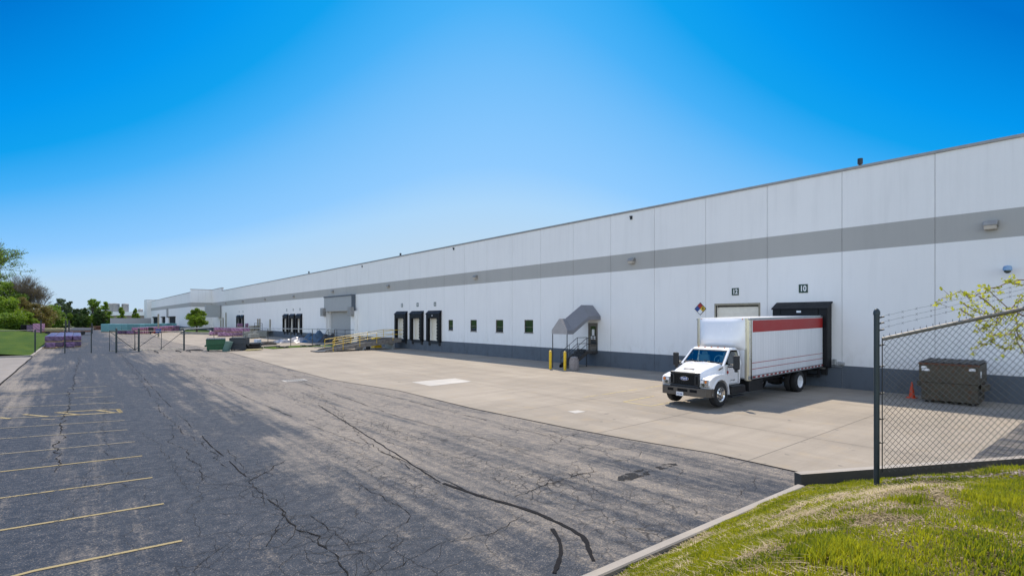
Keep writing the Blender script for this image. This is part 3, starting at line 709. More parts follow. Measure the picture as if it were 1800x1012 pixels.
# wall lamps
lampspec = [(1741,395,'big boxy wall lamp on the grey stripe near the right edge of the photo',.24),(1109,458,'wall lamp on the grey stripe right of the grey entrance canopy',.24),
 (834,487,'round wall lamp on the grey stripe above the small square windows',.24),(681,503,'wall lamp on the grey stripe left of the three middle dock doors',.24),
 (583.5,512,'wall lamp on the grey stripe just above the big grey drive-in portal',.24),(515,521,'wall lamp on the grey stripe above the three far dock doors',.24),
 (464.5,526,'wall lamp on the grey stripe between the two groups of far docks',.24),(426,529.5,'wall lamp on the grey stripe above the pair of farthest docks',.24),(396,533,'farthest wall lamp on the near wing, beside the raised corner block',.24)]
base_lamp = None
for k, (px, py, lab, sz) in enumerate(lampspec):
    p = Wp(px, py, 29.8); s = sz; p.z += .02
    if k in (0,1):
        mb = MB(); mb.hexa([(29.7,p.y-s,p.z-.05),(30,p.y-s,p.z-.12),(30,p.y+s,p.z-.12),(29.7,p.y+s,p.z-.05),(29.74,p.y-s,p.z+.14),(30,p.y-s,p.z+.18),(30,p.y+s,p.z+.18),(29.74,p.y+s,p.z+.14)])
        r = thing('wall_lamp', lab, 'wall lamp', (30,p.y,p.z), 'lamps along the warehouse wall')
        h = mb.build('lamp_housing', M['cap'], r, bevel=.03)
        mb = MB(); mb.hexa([(29.74,p.y-s*.85,p.z-.2),(29.97,p.y-s*.85,p.z-.22),(29.97,p.y+s*.85,p.z-.22),(29.74,p.y+s*.85,p.z-.2),(29.72,p.y-s*.85,p.z-.055),(29.97,p.y-s*.85,p.z-.12),(29.97,p.y+s*.85,p.z-.12),(29.72,p.y+s*.85,p.z-.055)])
        mb.build('lens', M['lampglass'], r); base_lamp = r
    else:
        c = copy_tree(base_lamp); c.location = (30,p.y,p.z); c['label'] = lab
# camera dome, small vents in the parapet panel
p = Wp(1771,473,29.6); r = thing('security_camera', 'blue-white dome security camera on the wall above the vine', 'camera', p)
mb = MB(); mb.lathe([(.0,.16),(.12,.13),(.15,.05),(.15,-.05),(0,-.05)], p, 'z', 16); mb.box(p.x+.1,30,p.y-.05,p.y+.05,p.z+.02,p.z+.1); mb.build('housing', paint('camera_housing',(.25,.4,.6),.4), r, smooth=True, auto=40)
mb = MB(); mb.lathe([(.12,-.05),(.11,-.12),(.05,-.17),(0,-.18)], p, 'z', 16); mb.build('dome', M['glass'], r, smooth=True)
for k, (px, py) in enumerate([(1110,383),(798,437.5),(637,468.5)]):
    p = Wp(px,py,30); mb = MB(); mb.obox((29.97,p.y,p.z),(.1,.16,.22)); mb.obox((29.93,p.y,p.z+.1),(.14,.2,.04)); mb.build('wall_scupper', M['darkmetal'], wh)
# dock number signs
def sign(px, py, txt, size, lab):
    p = Wp(px,py,29.985); s = thing('door_number_sign', lab, 'sign', p, 'dock number signs')
    mb = MB(); mb.box(29.97,29.998,p.y-size/2,p.y+size/2,p.z-size/2,p.z+size/2); mb.build('plate', M['signgreen'], s)
    if txt: text_mesh('numerals', txt, size*.92, M['white'], s, (29.966,p.y,p.z-.01), (0,-1,0), (0,0,1), .002, .012, .8)
sign(1292.5,512.5,'12',.42,'dark green sign with number 12 above the white sectional door'); sign(1412,507,'10',.45,'dark green sign with number 10 above the dock where the truck is parked')
for px, py, t, l in [(706.5,536.3,'20','small dark number sign above the left of the three middle docks'),(734,535.5,'18','small dark number sign above the centre of the three middle docks'),(764.5,534.3,'16','small dark number sign above the right of the three middle docks'),
   (504,544.5,'30','small dark number sign above the left of the three far docks'),(515.4,544,'28','small dark number sign above the centre of the three far docks'),(527.2,543.5,'26','small dark number sign above the right of the three far docks'),
   (420.3,547.7,'34','tiny number sign above the left of the two farthest docks'),(427,547.5,'32','tiny number sign above the right of the two farthest docks')]:
    sign(px,py,t,.42,l)
# hazard diamond
p = Wp(1230.8,542.5,29.98); s = thing('hazard_diamond_sign', 'red, blue, yellow and white hazard diamond on the wall left of door 12', 'sign', p)
h = .37; X = 29.975
mb = MB(); mb.prism([(p.y,p.z+h+.03),(p.y+h+.03,p.z),(p.y,p.z-h-.03),(p.y-h-.03,p.z)],'x',X+.005,X+.02); mb.build('backing', M['black'], s)
for (dy,dz,mt) in [(0,h/2,M['red']),(h/2,0,M['blue']),(-h/2,0,M['yellow']),(0,-h/2,M['white'])]:
    c = (p.y+dy,p.z+dz); e = h/2-.01
    mb = MB(); mb.prism([(c[0],c[1]+e),(c[0]+e,c[1]),(c[0],c[1]-e),(c[0]-e,c[1])],'x',X-.006,X); mb.build('quadrant', mt, s)
text_mesh('numeral', '0', .24, M['black'], s, (X-.01,p.y-h/2,p.z), (0,-1,0),(0,0,1),.001,.01)
# ------------------------------------------------------------------ entrance canopy and stair
cn = thing('entrance_canopy', 'grey fabric entrance canopy climbing to the door behind two yellow bollards', 'canopy', (26.5,27.3,0))
ya, yc_, ybb = 26.55, 27.33, 28.11
prof = [(26.5,0),(27.1,0),(28.75,1.0),(30-.01,1.0)]
zr, ze, zv = 3.52, 2.70, 2.42
mb = MB(); n = len(prof); vs = []
for x, dz in prof: vs += [(x,ya,zv+dz),(x,ya,ze+dz),(x,yc_,zr+dz),(x,ybb,ze+dz),(x,ybb,zv+dz)]
for i in range(n-1):
    for k in range(4): mb.mi = 0; mb.f.append((i*5+k,i*5+k+1,(i+1)*5+k+1,(i+1)*5+k)); mb.m.append(0)
mb.v = vs
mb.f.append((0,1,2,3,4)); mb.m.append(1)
cv = mb.build('awning', [M['awning'], M['awninglight']], cn, fixn=True)
sd = cv.modifiers.new('thick','SOLIDIFY'); sd.thickness = .02
mb = MB()
for y in (ya+.05, ybb-.05): mb.tube([(26.55,y,g(26.5)),(26.55,y,zv+.1)], .035, 8)
for nm, (a0) in (('post',0),):
    pass
for y in (ya+.05, ybb-.05):
    q = MB(); q.tube([(26.55,y,g(26.5)),(26.55,y,zv+.1)], .035, 8); q.build('post', M['darkmetal'], cn)
stc = thing('metal_staircase', 'dark steel stair with railings climbing to the entrance door under the canopy', 'stairs', (28,27.3,0))
sy0, sy1 = 26.85, 27.85
for k in range(6):
    x = 27.05+k*.29; z = .19*(k+1); q = MB(); q.box(x,x+.3,sy0+.04,sy1-.04,z-.04,z); q.box(x+.27,x+.29,sy0+.04,sy1-.04,z,z+.15); q.build('step', M['darkmetal'], stc)
for y in (sy0, sy1-.04):
    q = MB(); q.hexa([(27.0,y,0),(27.3,y,0),(27.3,y+.04,0),(27.0,y+.04,0),(27.0,y,.1),(27.05,y,.22),(27.05,y+.04,.22),(27.0,y+.04,.1)])
    q.prism([(27.0,0),(27.25,0),(28.95,.95),(30,.95),(30,1.15),(28.8,1.15),(27.0,.2)],'y',y,y+.04); q.build('stringer', M['bumper'], stc)
q = MB(); q.box(28.8,29.98,sy0+.05,sy1-.05,1.08,1.14); q.build('landing', M['bumper'], stc)
for y in (sy0+.02, sy1-.02):
    q = MB()
    for h in (.5,.95): q.tube([(27.15,y,.15+h),(28.85,y,1.15+h),(29.9,y,1.15+h)], .022, 6)
    for x, z in ((27.15,.15),(28.0,.65),(28.85,1.15),(29.9,1.15)): q.tube([(x,y,z),(x,y,z+.95)], .022, 6)
    q.build('handrail', M['darkmetal'], stc)
for y in (sy0+.05, sy1-.05): q = MB(); q.tube([(28.85,y,0),(28.85,y,1.1)], .035, 6); q.build('support_leg', M['darkmetal'], stc)
# hand rail loop on the ground left of the stair
q = MB(); q.tube([(28.6,29.3,.02),(28.6,29.3,.9),(28.6,28.6,.9),(28.6,28.6,.02)], .02, 6)
tag(q.build('pipe_rail', M['darkmetal']), 'thin dark hoop rail by the wall left of the entrance stair', 'rail')
# bollards
bproto = None
for k, (px, py, lab) in enumerate([(967.5,648.5,'left yellow bollard in front of the entrance canopy'),(993,650.5,'right yellow bollard in front of the entrance canopy, nearer the litter bin')]):
    p = G(px,py)
    if not bproto:
        r = thing('bollard', lab, 'bollard', p, 'yellow bollards before the entrance')
        mb = MB(); mb.lathe([(.1,-.1),(.1,1.22),(.09,1.27),(.05,1.3),(0,1.31)], p, 'z', 20); mb.build('post', M['yellow'], r, smooth=True, auto=40)
        mb = MB(); mb.lathe([(.112,1.24),(.112,1.2),(.1,1.2),(.1,1.24)], p, 'z', 20, close=True); mb.build('band', M['paleyellow'], r); bproto = r
    else: c = copy_tree(bproto); c.location = p; c['label'] = lab
# litter bin
p = G(1009,651)
r = thing('litter_bin', 'octagonal exposed-aggregate concrete litter bin beside the entrance stair', 'litter bin', p)
mb = MB(); mb.lathe([(.27,0),(.32,.1),(.34,.5),(.31,.78),(.27,.8),(.24,.8),(.2,.6),(0,.6)], p, 'z', 8); mb.build('shell', M['barrel'], r, bevel=.02)
mb = MB(); mb.lathe([(.27,.8),(.25,.9),(.12,.95),(0,.96)], p, 'z', 16); mb.build('lid', M['barrel'], r, smooth=True)
# ------------------------------------------------------------------ yard ramp
rx0, rx1, ry0, ry1 = 19.6, 29.4, 56.6, 58.9
rp = thing('yard_ramp', 'long steel loading ramp with yellow railings leading up to a dock door', 'loading ramp', (24,57.7,0))
def rz_(x): return max(.03, min(1.16, .05+(x-20.4)*1.12/(28.2-20.4)))
mb = MB(); xs = [rx0,20.4,24,28.2,rx1]
for a, b in zip(xs[:-1], xs[1:]):
    mb.hexa([(a,ry0,rz_(a)-.06+g(a)*.5),(b,ry0,rz_(b)-.06),(b,ry1,rz_(b)-.06),(a,ry1,rz_(a)-.06+g(a)*.5),(a,ry0,rz_(a)),(b,ry0,rz_(b)),(b,ry1,rz_(b)),(a,ry1,rz_(a))])
mb.build('deck', M['darkmetal'], rp)
for y in (ry0-.06, ry1):
    q = MB(); q.prism([(20.2,.02),(21.2,.0),(25,.38),(29.3,.8),(29.3,1.3),(28.2,1.3),(20.6,.22)],'y',y,y+.06); q.build('side_beam', M['woodgrey'], rp)
for y in (ry0-.1, ry1+.08):
    q = MB(); top = [(21.2,y,rz_(21.2)+1.05),(28.2,y,rz_(28.2)+1.05),(29.4,y,rz_(29.4)+1.05)]; q.tube(top,.03,6)
    q.tube([(21.2,y,rz_(21.2)+.55),(28.2,y,rz_(28.2)+.55),(29.4,y,rz_(29.4)+.55)],.026,6)
    for x in (21.2,22.3,24.2,26.2,28.2): q.tube([(x,y,rz_(x)-.15),(x,y,rz_(x)+1.05)],.03,6)
    q.build('railing', M['yellow'], rp)
for y in (ry0+.2, ry1-.2):
    q = MB(); q.lathe([(.0,-.1),(.22,-.1),(.25,-.05),(.25,.05),(.22,.1),(0,.1)], (25.3,y,.25), 'y', 18); q.build('wheel', M['rubber'], rp)
q = MB(); q.box(24.6,24.75,ry0+.1,ry1-.1,.0,.5); q.box(28.3,28.5,ry0+.1,ry1-.1,0,1.0); q.build('support_leg', M['galv'], rp)
p = Wp(697,591,28.8)
q = MB(); q.box(27.6,28.6,60.2,61.2,.0,.15); q.box(27.65,28.55,60.25,61.15,.15,1.25); tag(q.build('yellow_crate', M['yellow'], bevel=.03), 'weathered yellow crate behind the top of the loading ramp', 'crate')
# ------------------------------------------------------------------ dumpster
def dumpster(front_left, front_right, depth, h, mat, lab, lid=True, details=False, name='dumpster'):
    A, B = Vector(front_left), Vector(front_right); A.z = B.z = g(A.x)
    e = (B-A); L_ = e.length; e.normalize(); n_ = Vector((-e.y,e.x,0))
    if n_.x < 0 and abs(n_.x) > .3: n_ = -n_
    if n_.y < 0 and abs(n_.x) <= .3: n_ = -n_
    r = thing(name, lab, 'dumpster', A)
    def P(u,v,z): q = A+e*u+n_*v; return (q.x,q.y,A.z+z)
    mb = MB(); z0 = .12
    mb.mi = 0
    mb.hexa([P(.06,.08,z0),P(L_-.06,.08,z0),P(L_-.06,depth-.1,z0),P(.06,depth-.1,z0),P(.06,.03,h*.5),P(L_-.06,.03,h*.5),P(L_-.06,depth,h*.5),P(.06,depth,h*.5)])
    mb.hexa([P(.0,0,h*.5+.012),P(L_,0,h*.5+.012),P(L_,depth,h*.5+.012),P(0,depth,h*.5+.012),P(0,-.02,h*.93),P(L_,-.02,h*.93),P(L_,depth,h),P(0,depth,h)])
    body = mb.build('body', mat, r, bevel=.015)
    mb = MB(); mb.hexa([P(-.03,-.06,h*.93),P(L_+.03,-.06,h*.93),P(L_+.03,0.0,h*.93),P(-.03,0,h*.93),P(-.03,-.06,h*.97),P(L_+.03,-.06,h*.97),P(L_+.03,0,h*.97),P(-.03,0,h*.97)]); mb.build('rim', M['rust'] if details else mat, r, bevel=.01)
    if lid:
        for s in (0,1):
            mb = MB(); a, b = (.01, L_/2-.01) if s == 0 else (L_/2+.01, L_-.01)
            mb.hexa([P(a,-.05,h*.97+.005),P(b,-.05,h*.97+.005),P(b,depth,h+.03),P(a,depth,h+.03),P(a,-.05,h*.97+.04),P(b,-.05,h*.97+.04),P(b,depth,h+.07),P(a,depth,h+.07)])
            for k in range(4):
                u = a+(b-a)*(k+.5)/4; mb.hexa([P(u-.05,0,h*.97+.04),P(u+.05,0,h*.97+.04),P(u+.05,depth-.1,h+.07),P(u-.05,depth-.1,h+.07),P(u-.04,.02,h*.97+.075),P(u+.04,.02,h*.97+.075),P(u+.04,depth-.12,h+.1),P(u-.04,depth-.12,h+.1)])
            mb.build('lid', M['black'], r, bevel=.01)
    for u0 in (-.16, L_):
        mb = MB(); mb.hexa([P(u0,.35,h*.36),P(u0+.16,.35,h*.36),P(u0+.16,depth-.3,h*.36),P(u0,depth-.3,h*.36),P(u0,.35,h*.5),P(u0+.16,.35,h*.5),P(u0+.16,depth-.3,h*.5),P(u0,depth-.3,h*.5)]); mb.build('fork_pocket', mat, r, bevel=.01)
    for u0 in (.15, L_-.25):
        for v0 in (.2, depth-.35): mb = MB(); mb.hexa([P(u0,v0,0),P(u0+.1,v0,0),P(u0+.1,v0+.15,0),P(u0,v0+.15,0),P(u0,v0,z0+.01),P(u0+.1,v0,z0+.01),P(u0+.1,v0+.15,z0+.01),P(u0,v0+.15,z0+.01)]); mb.build('foot', M['rubber'], r)
    return r, P, L_
fl = G(1619,707.5); fr_ = G(1712,716.5)
dr, P, L_ = dumpster((27.65,6.72,0),(27.65,4.78,0),1.45,1.72,M['browndump'],'rusty olive-brown dumpster with black lids standing against the wall behind the mesh fence', details=True)
for u, z, a, b in ((.08,1.44,.2,.09),(.1,1.33,.27,.09),(L_-.3,1.42,.2,.1)):
    mb = MB(); mb.hexa([P(u,-.025,z),P(u+a,-.025,z),P(u+a,-.01,z),P(u,-.01,z),P(u,-.026,z+b),P(u+a,-.026,z+b),P(u+a,-.01,z+b),P(u,-.01,z+b)]); mb.build('sticker', M['white'], dr)
q = MB(); mb = MB(); mb.hexa([P(L_+.002,.25,1.15),P(L_+.012,.25,1.15),P(L_+.012,.42,1.15),P(L_+.002,.42,1.15),P(L_+.002,.25,1.4),P(L_+.012,.25,1.4),P(L_+.012,.42,1.4),P(L_+.002,.42,1.4)]); mb.build('sticker', M['white'], dr)
# cone
p = G(1603,699); r = thing('traffic_cone', 'faded orange traffic cone beside the brown dumpster', 'traffic cone', p)
mb = MB(); mb.lathe([(.13,.03),(.12,.06),(.03,.68),(.02,.7),(0,.7)], p, 'z', 18); mb.build('cone_body', M['orange'], r, smooth=True, auto=40)
mb = MB(); mb.box(p.x-.19,p.x+.19,p.y-.19,p.y+.19,p.z,p.z+.035); mb.build('base', M['orange'], r, bevel=.01)
# ------------------------------------------------------------------ box truck
TX, TY = 18.95, 12.4
tk = thing('box_truck', 'white box truck with a red stripe backed up to dock 10', 'truck', (TX,TY,0))
def T(d, w, z): return (TX+d, TY+w, z)
def tbox(mb, d0, d1, w0, w1, z0, z1): return mb.box(TX+d0,TX+d1,TY+w0,TY+w1,z0,z1)
bd0, bd1 = 2.95, 10.72; HW = 1.235
def bt(d): return (d-bd0)/(bd1-bd0)*.13
def tbx(mb, d0, d1, w0, w1, z0, z1):      # box following the slight tilt of the cargo body
    return mb.hexa([T(d0,w0,z0+bt(d0)),T(d1,w0,z0+bt(d1)),T(d1,w1,z0+bt(d1)),T(d0,w1,z0+bt(d0)),T(d0,w0,z1+bt(d0)),T(d1,w0,z1+bt(d1)),T(d1,w1,z1+bt(d1)),T(d0,w1,z1+bt(d0))])
ZB, ZT = 1.0, 3.53
sidem = N('box_side_panel'); v_ = sidem.pos(); wv = sidem.n('TexWave', bands_direction='X'); sidem.l(v_, wv.inputs[0]); wv.inputs['Scale'].default_value = 1.35
n_ = sidem.noise(sidem.pos('Position',(1,1,.15)), 2.2, 5, .6)
sidem.bump(wv.outputs['Fac'], .25, .012)
sidem.set(color=sidem.mix(sidem.math('ADD', sidem.rng(n_,.4,.7,0,.35), sidem.rng(wv.outputs['Fac'],.85,1,0,.3)), (.76,.77,.79), (.56,.58,.6)), rough=.32, spec=.5); M['side'] = sidem.m
mb = MB(); tbx(mb, bd0+.06, bd1, -HW, HW, ZB+.1, ZT-.08); cargo = mb.build('cargo_box', M['side'], tk, bevel=.01)
mb = MB(); tbx(mb, bd0+.02, bd1+.02, -HW-.015, HW+.015, ZT-.08, ZT); mb.build('top_rail', M['galv'], tk, bevel=.012)
mb = MB(); tbx(mb, bd0+.02, bd1+.02, -HW-.012, HW+.012, ZB-.06, ZB+.1); br_ = mb.build('bottom_rail', M['galv'], tk, bevel=.008)
mb = MB(); tbx(mb, bd0+.2, bd1-.1, -HW+.08, HW-.08, ZT-.005, ZT+.012); mb.build('roof_sheet', M['white'], tk)
for s in (-1,1):
    y0, y1 = (s*(HW+.004), s*(HW-.01)); y0, y1 = min(y0,y1), max(y0,y1)
    mb = MB(); tbx(mb, bd0+.3, bd1-.12, y0, y1, ZT-.6, ZT-.1); mb.build('red_stripe', M['red'], cargo)
    mb = MB(); tbx(mb, bd0+.25, bd1-.12, y0, y1, ZB+.92-.3, ZB+.92-.275); tbx(mb, bd0+.25, bd1-.12, y0, y1, ZB+.36, ZB+.385); mb.build('pinstripe', M['red'], cargo)
    mb = MB()
    for k in range(19):
        d = bd0+.3+k*.39; mb.mi = 0; tbx(mb, d, d+.22, min(s*(HW+.017),s*(HW)), max(s*(HW+.017),s*HW), ZB+.0, ZB+.055); mb.mi = 1
        tbx(mb, d+.22, d+.39, min(s*(HW+.017),s*(HW)), max(s*(HW+.017),s*HW), ZB+.0, ZB+.055)
    mb.build('reflective_tape', [M['redlens'], M['white']], br_)
    # stainless corner post
    mb = MB(); pr = [(bd0+.22,s*(HW+.012)),(bd0+.12,s*(HW+.012)),(bd0+.04,s*(HW-.02)),(bd0,s*(HW-.1)),(bd0,s*(HW-.2)),(bd0+.2,s*(HW-.2))]
    vs = [T(a,b,ZB-.1) for a,b in pr]+[T(a,b,ZT+.0) for a,b in pr]; k = len(pr)
    mb.add(vs, [tuple(range(k)),tuple(range(k,2*k))]+[(i,(i+1)%k,k+(i+1)%k,k+i) for i in range(k)]); mb.build('corner_post', M['steel'], cargo)
# front wall and nose fairing
mb = MB(); tbox(mb, bd0+.01, bd0+.08, -HW+.18, HW-.18, ZB, ZT-.02); mb.build('front_wall', M['truckwhite'], cargo)
mb = MB(); NW, NH = 28, 18; vs = []
for j in range(NH+1):
    t = j/NH; z = 2.18+(ZT-.02-2.18)*t
    pz = (math.sin(min(1,t/.28)*math.pi/2)**.8)*(1-.62*max(0,(t-.28)/.72)**1.6)*(1-max(0,(t-.93)/.07)*.6)
    for i in range(NW+1):
        wv_ = -1+2*i/NW; px_ = (1-abs(wv_)**5)
        vs.append(T(bd0+.01-.34*pz*px_, wv_*(HW-.16), z))
fs = [(j*(NW+1)+i, j*(NW+1)+i+1, (j+1)*(NW+1)+i+1, (j+1)*(NW+1)+i) for j in range(NH) for i in range(NW)]
mb.add(vs, fs); mb.build('nose_fairing', M['truckwhite'], tk, smooth=True)
mb = MB()
for s in (-.95,.95): mb.lathe([(0,0),(.03,0),(.03,.02),(0,.03)], T(bd0-.03,s,ZT-.05), 'x', 8)
mb.build('marker_light', M['amber'], cargo)
# rear frame
mb = MB(); tbx(mb, bd1, bd1+.1, -HW-.01, -HW+.12, ZB-.1, ZT); tbx(mb, bd1, bd1+.1, HW-.12, HW+.01, ZB-.1, ZT); tbx(mb, bd1, bd1+.1, -HW+.12, HW-.12, ZT-.2, ZT)
tbx(mb, bd1+.0, bd1+.14, -HW+.0, HW-.0, ZB-.2, ZB-.06); rf = mb.build('rear_frame', M['galv'], tk, bevel=.01)
mb = MB(); tbx(mb, bd1+.02, bd1+.06, -HW+.12, HW-.12, ZB, ZT-.2); mb.build('rear_door', M['white'], tk)
mb = MB(); tbox(mb, bd1-.5, bd1+.15, -.95, .95, .55, .65); tbox(mb, bd1-.1, bd1+.05, -1.0,-.9,.5,1.0); tbox(mb, bd1-.1, bd1+.05, .9,1.0,.5,1.0); mb.build('rear_bumper', M['chassis'], tk, bevel=.01)
# chassis
mb = MB(); 
for s in (-.43,.43): tbox(mb, .6, bd1-.1, s-.05, s+.05, .68, .93)
for d in (3.4,4.6,5.8,6.9,8.6,9.8): tbox(mb, d, d+.1, -.43, .43, .74, .9)
tbox(mb, .85,1.05,-.85,.85,.42,.54); tbox(mb, 7.85,8.05,-.8,.8,.42,.58)
for d in np.arange(3.2,10.5,.42): tbx(mb, d, d+.06, -HW+.05, HW-.05, ZB-.1, ZB-.05)
tbox(mb, 2.4, 7.9, -.06, .06, .5, .6); mb.lathe([(0,-.3),(.2,-.3),(.25,-.1),(.25,.1),(.2,.3),(0,.3)], T(7.95,0,.5), 'y', 16)
mb.build('chassis', M['chassis'], tk)
for s in (-1,1):
    mb = MB(); a, b = sorted((s*.62, s*1.12)); tbox(mb, 1.75, 2.9, a, b, .42, .74); mb.build('step_tank', M['black'], tk, bevel=.05)
    mb = MB(); a, b = sorted((s*.95, s*1.16)); tbox(mb, 1.72, 2.7, a, b, .3, .36); tbox(mb, 1.72, 2.7, a, b, .72, .77); mb.build('step', M['darkmetal'], tk, bevel=.01)
    mb = MB(); a, b = sorted((s*.66, s*1.14)); tbox(mb, 3.15, 4.35, a, b, .42, .88); mb.build('side_box', M['black'], tk, bevel=.02)
    mb = MB(); tbox(mb, 8.7, 8.74, *sorted((s*.55,s*1.15)), .3, .9); mb.build('mud_flap', M['rubber'], tk)
# hood
mb = MB(); secs = [(.16,.655,1.30,.8),(.24,.67,1.375,.8),(.5,.71,1.46,.85),(.9,.78,1.57,.9),(1.3,.85,1.67,.9),(1.52,.88,1.70,.9)]
vs = []; 
for d, w_, zt, zb in secs:
    pts = [(w_+.04,zb),(w_+.03,zt-.26),(w_,zt-.13),(w_*.9,zt-.035),(w_*.62,zt),(w_*.45,zt-.012),(0,zt+.012)]
    ring = [(-a,b) for a,b in pts]+[(a,b) for a,b in reversed(pts[:-1])]
    vs += [T(d,a,b) for a,b in ring]
k = 13
fs = [(i*k+j, i*k+j+1, (i+1)*k+j+1, (i+1)*k+j) for i in range(len(secs)-1) for j in range(k-1)]+[tuple(range(k))]
mb.add(vs, fs); hood = mb.build('hood', M['truckwhite'], tk, smooth=True, auto=32)
mb = MB(); mb.hexa([T(.42,-.2,1.44),T(.5,-.2,1.465),T(.5,.25,1.465),T(.42,.25,1.44),T(.43,-.2,1.462),T(.5,-.2,1.485),T(.5,.25,1.485),T(.43,.25,1.462)]); mb.build('hood_vent', M['bumper'], hood)
# fenders
for s in (-1,1):
    ac, ar = (.93,.5), .585
    arch = [(ac[0]+ar*math.cos(q), ac[1]+ar*math.sin(q)) for q in np.linspace(math.radians(8),math.radians(172),18)]
    top = [(.22,.76),(.15,.9),(.17,1.1),(.3,1.17),(.55,1.24),(.9,1.29),(1.25,1.28),(1.5,1.22),(1.56,1.1),(1.56,.6)]
    poly = top+[(1.52,.58)]+arch+[(.33,.62)]
    mb = MB(); a, b = sorted((s*.62, s*1.1)); 
    mb.prism([(TX+p[0],p[1]) for p in poly],'y',TY+a,TY+b); fd = mb.build('fender', M['truckwhite'], tk, bevel=.05, seg=3)
    mb = MB()
    for q0, q1 in zip(np.linspace(-5,180,16)[:-1], np.linspace(-5,180,16)[1:]):
        pa2 = [(ac[0]+rr*math.cos(math.radians(q)), ac[1]+rr*math.sin(math.radians(q))) for rr, q in ((ar-.005,q0),(ar+.05,q0),(ar+.05,q1),(ar-.005,q1))]
        mb.prism([(TX+p[0],p[1]) for p in pa2],'y',*sorted((TY+s*1.05,TY+s*1.125)))
    mb.build('arch_lip', M['truckwhite'], fd)
    mb = MB(); a, b = sorted((s*.5,s*1.04)); mb.prism([(TX+ac[0]+(ar-.02)*math.cos(q),ac[1]+(ar-.02)*math.sin(q)) for q in np.linspace(0,math.pi,16)]+[(TX+ac[0]-(ar-.02),.85),(TX+ac[0]-.4,1.15),(TX+ac[0]+.4,1.15)][:0],'y',TY+a,TY+a+.05) if False else None
    # head lamp
    hl = MB(); a, b = sorted((s*.71, s*1.02)); hl.hexa([T(.08,a,.83),T(.3,a,.83),T(.3,b,.83),T(.11,b,.83),T(.09,a,1.12),T(.3,a,1.12),T(.3,b,1.12),T(.12,b,1.12)]); h_ = hl.build('headlight', M['lamplens'], tk, bevel=.02)
    hl = MB(); hl.obox(T(.105,s*.955,1.03),(.03,.11,.1)); hl.build('indicator', M['amber'], h_, bevel=.01)
    hl = MB()
    for zz_ in (.91,): hl.lathe([(0,-.012),(.055,-.012),(.06,0),(0,.02)], T(.088,s*.84,zz_), 'x', 14)
    hl.build('bulb', M['glass'], h_)
    hl = MB(); hl.obox(T(.09,s*.79,1.03),(.02,.13,.11)); hl.build('reflector', M['white'], h_)
    # mirrors
    mm = MB(); mm.tube([T(1.72,s*.98,1.63),T(1.62,s*1.2,1.64),T(1.6,s*1.3,1.64)], .03, 6); mm.tube([T(1.72,s*.98,1.55),T(1.6,s*1.3,1.56)], .03, 6); ar_ = mm.build('mirror_arm', M['black'], tk)
    mm = MB(); mm.obox(T(1.6,s*1.4,1.75),(.12,.25,.56),rz=0); mr = mm.build('mirror', M['black'], tk, bevel=.04, seg=3)
    mm = MB(); mm.obox(T(1.6,s*1.38,1.45),(.08,.12,.18)); mm.build('lower_mirror', M['black'], mr, bevel=.02)
    # badge and door text
    mm = MB(); mm.prism([(TX+1.12,1.46),(TX+1.5,1.6),(TX+1.5,1.5),(TX+1.18,1.43)],'y',*sorted((TY+s*.885,TY+s*.9))); mm.build('side_badge', M['black'], hood)
# cab lower body, doors, greenhouse
mb = MB(); mb.hexa([T(1.5,-.97,.78),T(2.72,-.97,.78),T(2.72,.97,.78),T(1.5,.97,.78),T(1.42,-.99,1.62),T(2.74,-.99,1.62),T(2.74,.99,1.62),T(1.42,.99,1.62)]); cab = mb.build('cab', M['truckwhite'], tk, bevel=.05, seg=3)
gl, gu = (1.38,2.74,.98,1.6), (2.02,2.68,.87,2.2)
lo = [T(gl[0],-gl[2],gl[3]),T(gl[1],-gl[2],gl[3]),T(gl[1],gl[2],gl[3]),T(gl[0],gl[2],gl[3])]
hi = [T(gu[0],-gu[2],gu[3]),T(gu[1],-gu[2],gu[3]),T(gu[1],gu[2],gu[3]),T(gu[0],gu[2],gu[3])]
mb = MB()
for i_ in (0,1,2,3):
    c_ = Vector((0,.05 if i_ in (0,1) else -.05,0)); a_ = Vector(lo[i_])+c_*.8; b_ = Vector(hi[i_])+c_*.8; e_ = Vector((.05 if i_ in (0,3) else -.05,0,0))
    mb.hexa([a_-c_-e_*.6,a_-c_+e_,a_+c_*.6+e_,a_+c_*.6-e_*.6,b_-c_-e_*.6,b_-c_+e_,b_+c_*.6+e_,b_+c_*.6-e_*.6])
mb.hexa([lo[1],lo[2],(lo[2][0]-.05,lo[2][1],lo[2][2]),(lo[1][0]-.05,lo[1][1],lo[1][2]),hi[1],hi[2],(hi[2][0]-.05,hi[2][1],hi[2][2]),(hi[1][0]-.05,hi[1][1],hi[1][2])])
mb.build('cab_pillars', M['truckwhite'], cab)
mb = MB(); mb.hexa([T(1.44,-.93,1.615),T(2.69,-.93,1.615),T(2.69,.93,1.615),T(1.44,.93,1.615),T(1.5,-.92,1.64),T(2.68,-.92,1.64),T(2.68,.92,1.64),T(1.5,.92,1.64)]); mb.box(TX+1.6,TX+1.82,TY-.88,TY+.88,1.63,1.72); mb.box(TX+2.6,TX+2.67,TY-.86,TY+.86,1.63,2.18); mb.build('dashboard', M['interior'], cab)
for y_ in (-.5,.5):
    mb = MB(); mb.obox(T(2.4,y_,1.78),(.14,.5,.36),tilt=-.15); mb.obox(T(2.44,y_,2.02),(.1,.26,.16)); mb.build('seat', M['seatgrey'], cab, bevel=.04)
mb = MB(); mb.tube([T(1.92+.05*math.sin(q),-.45+.2*math.cos(q),1.78+.19*math.sin(q)) for q in np.linspace(0,2*math.pi,21)], .018, 6); mb.tube([T(1.8,-.45,1.66),T(1.92,-.45,1.78)], .03, 6); mb.build('steering_wheel', M['seatgrey'], cab)
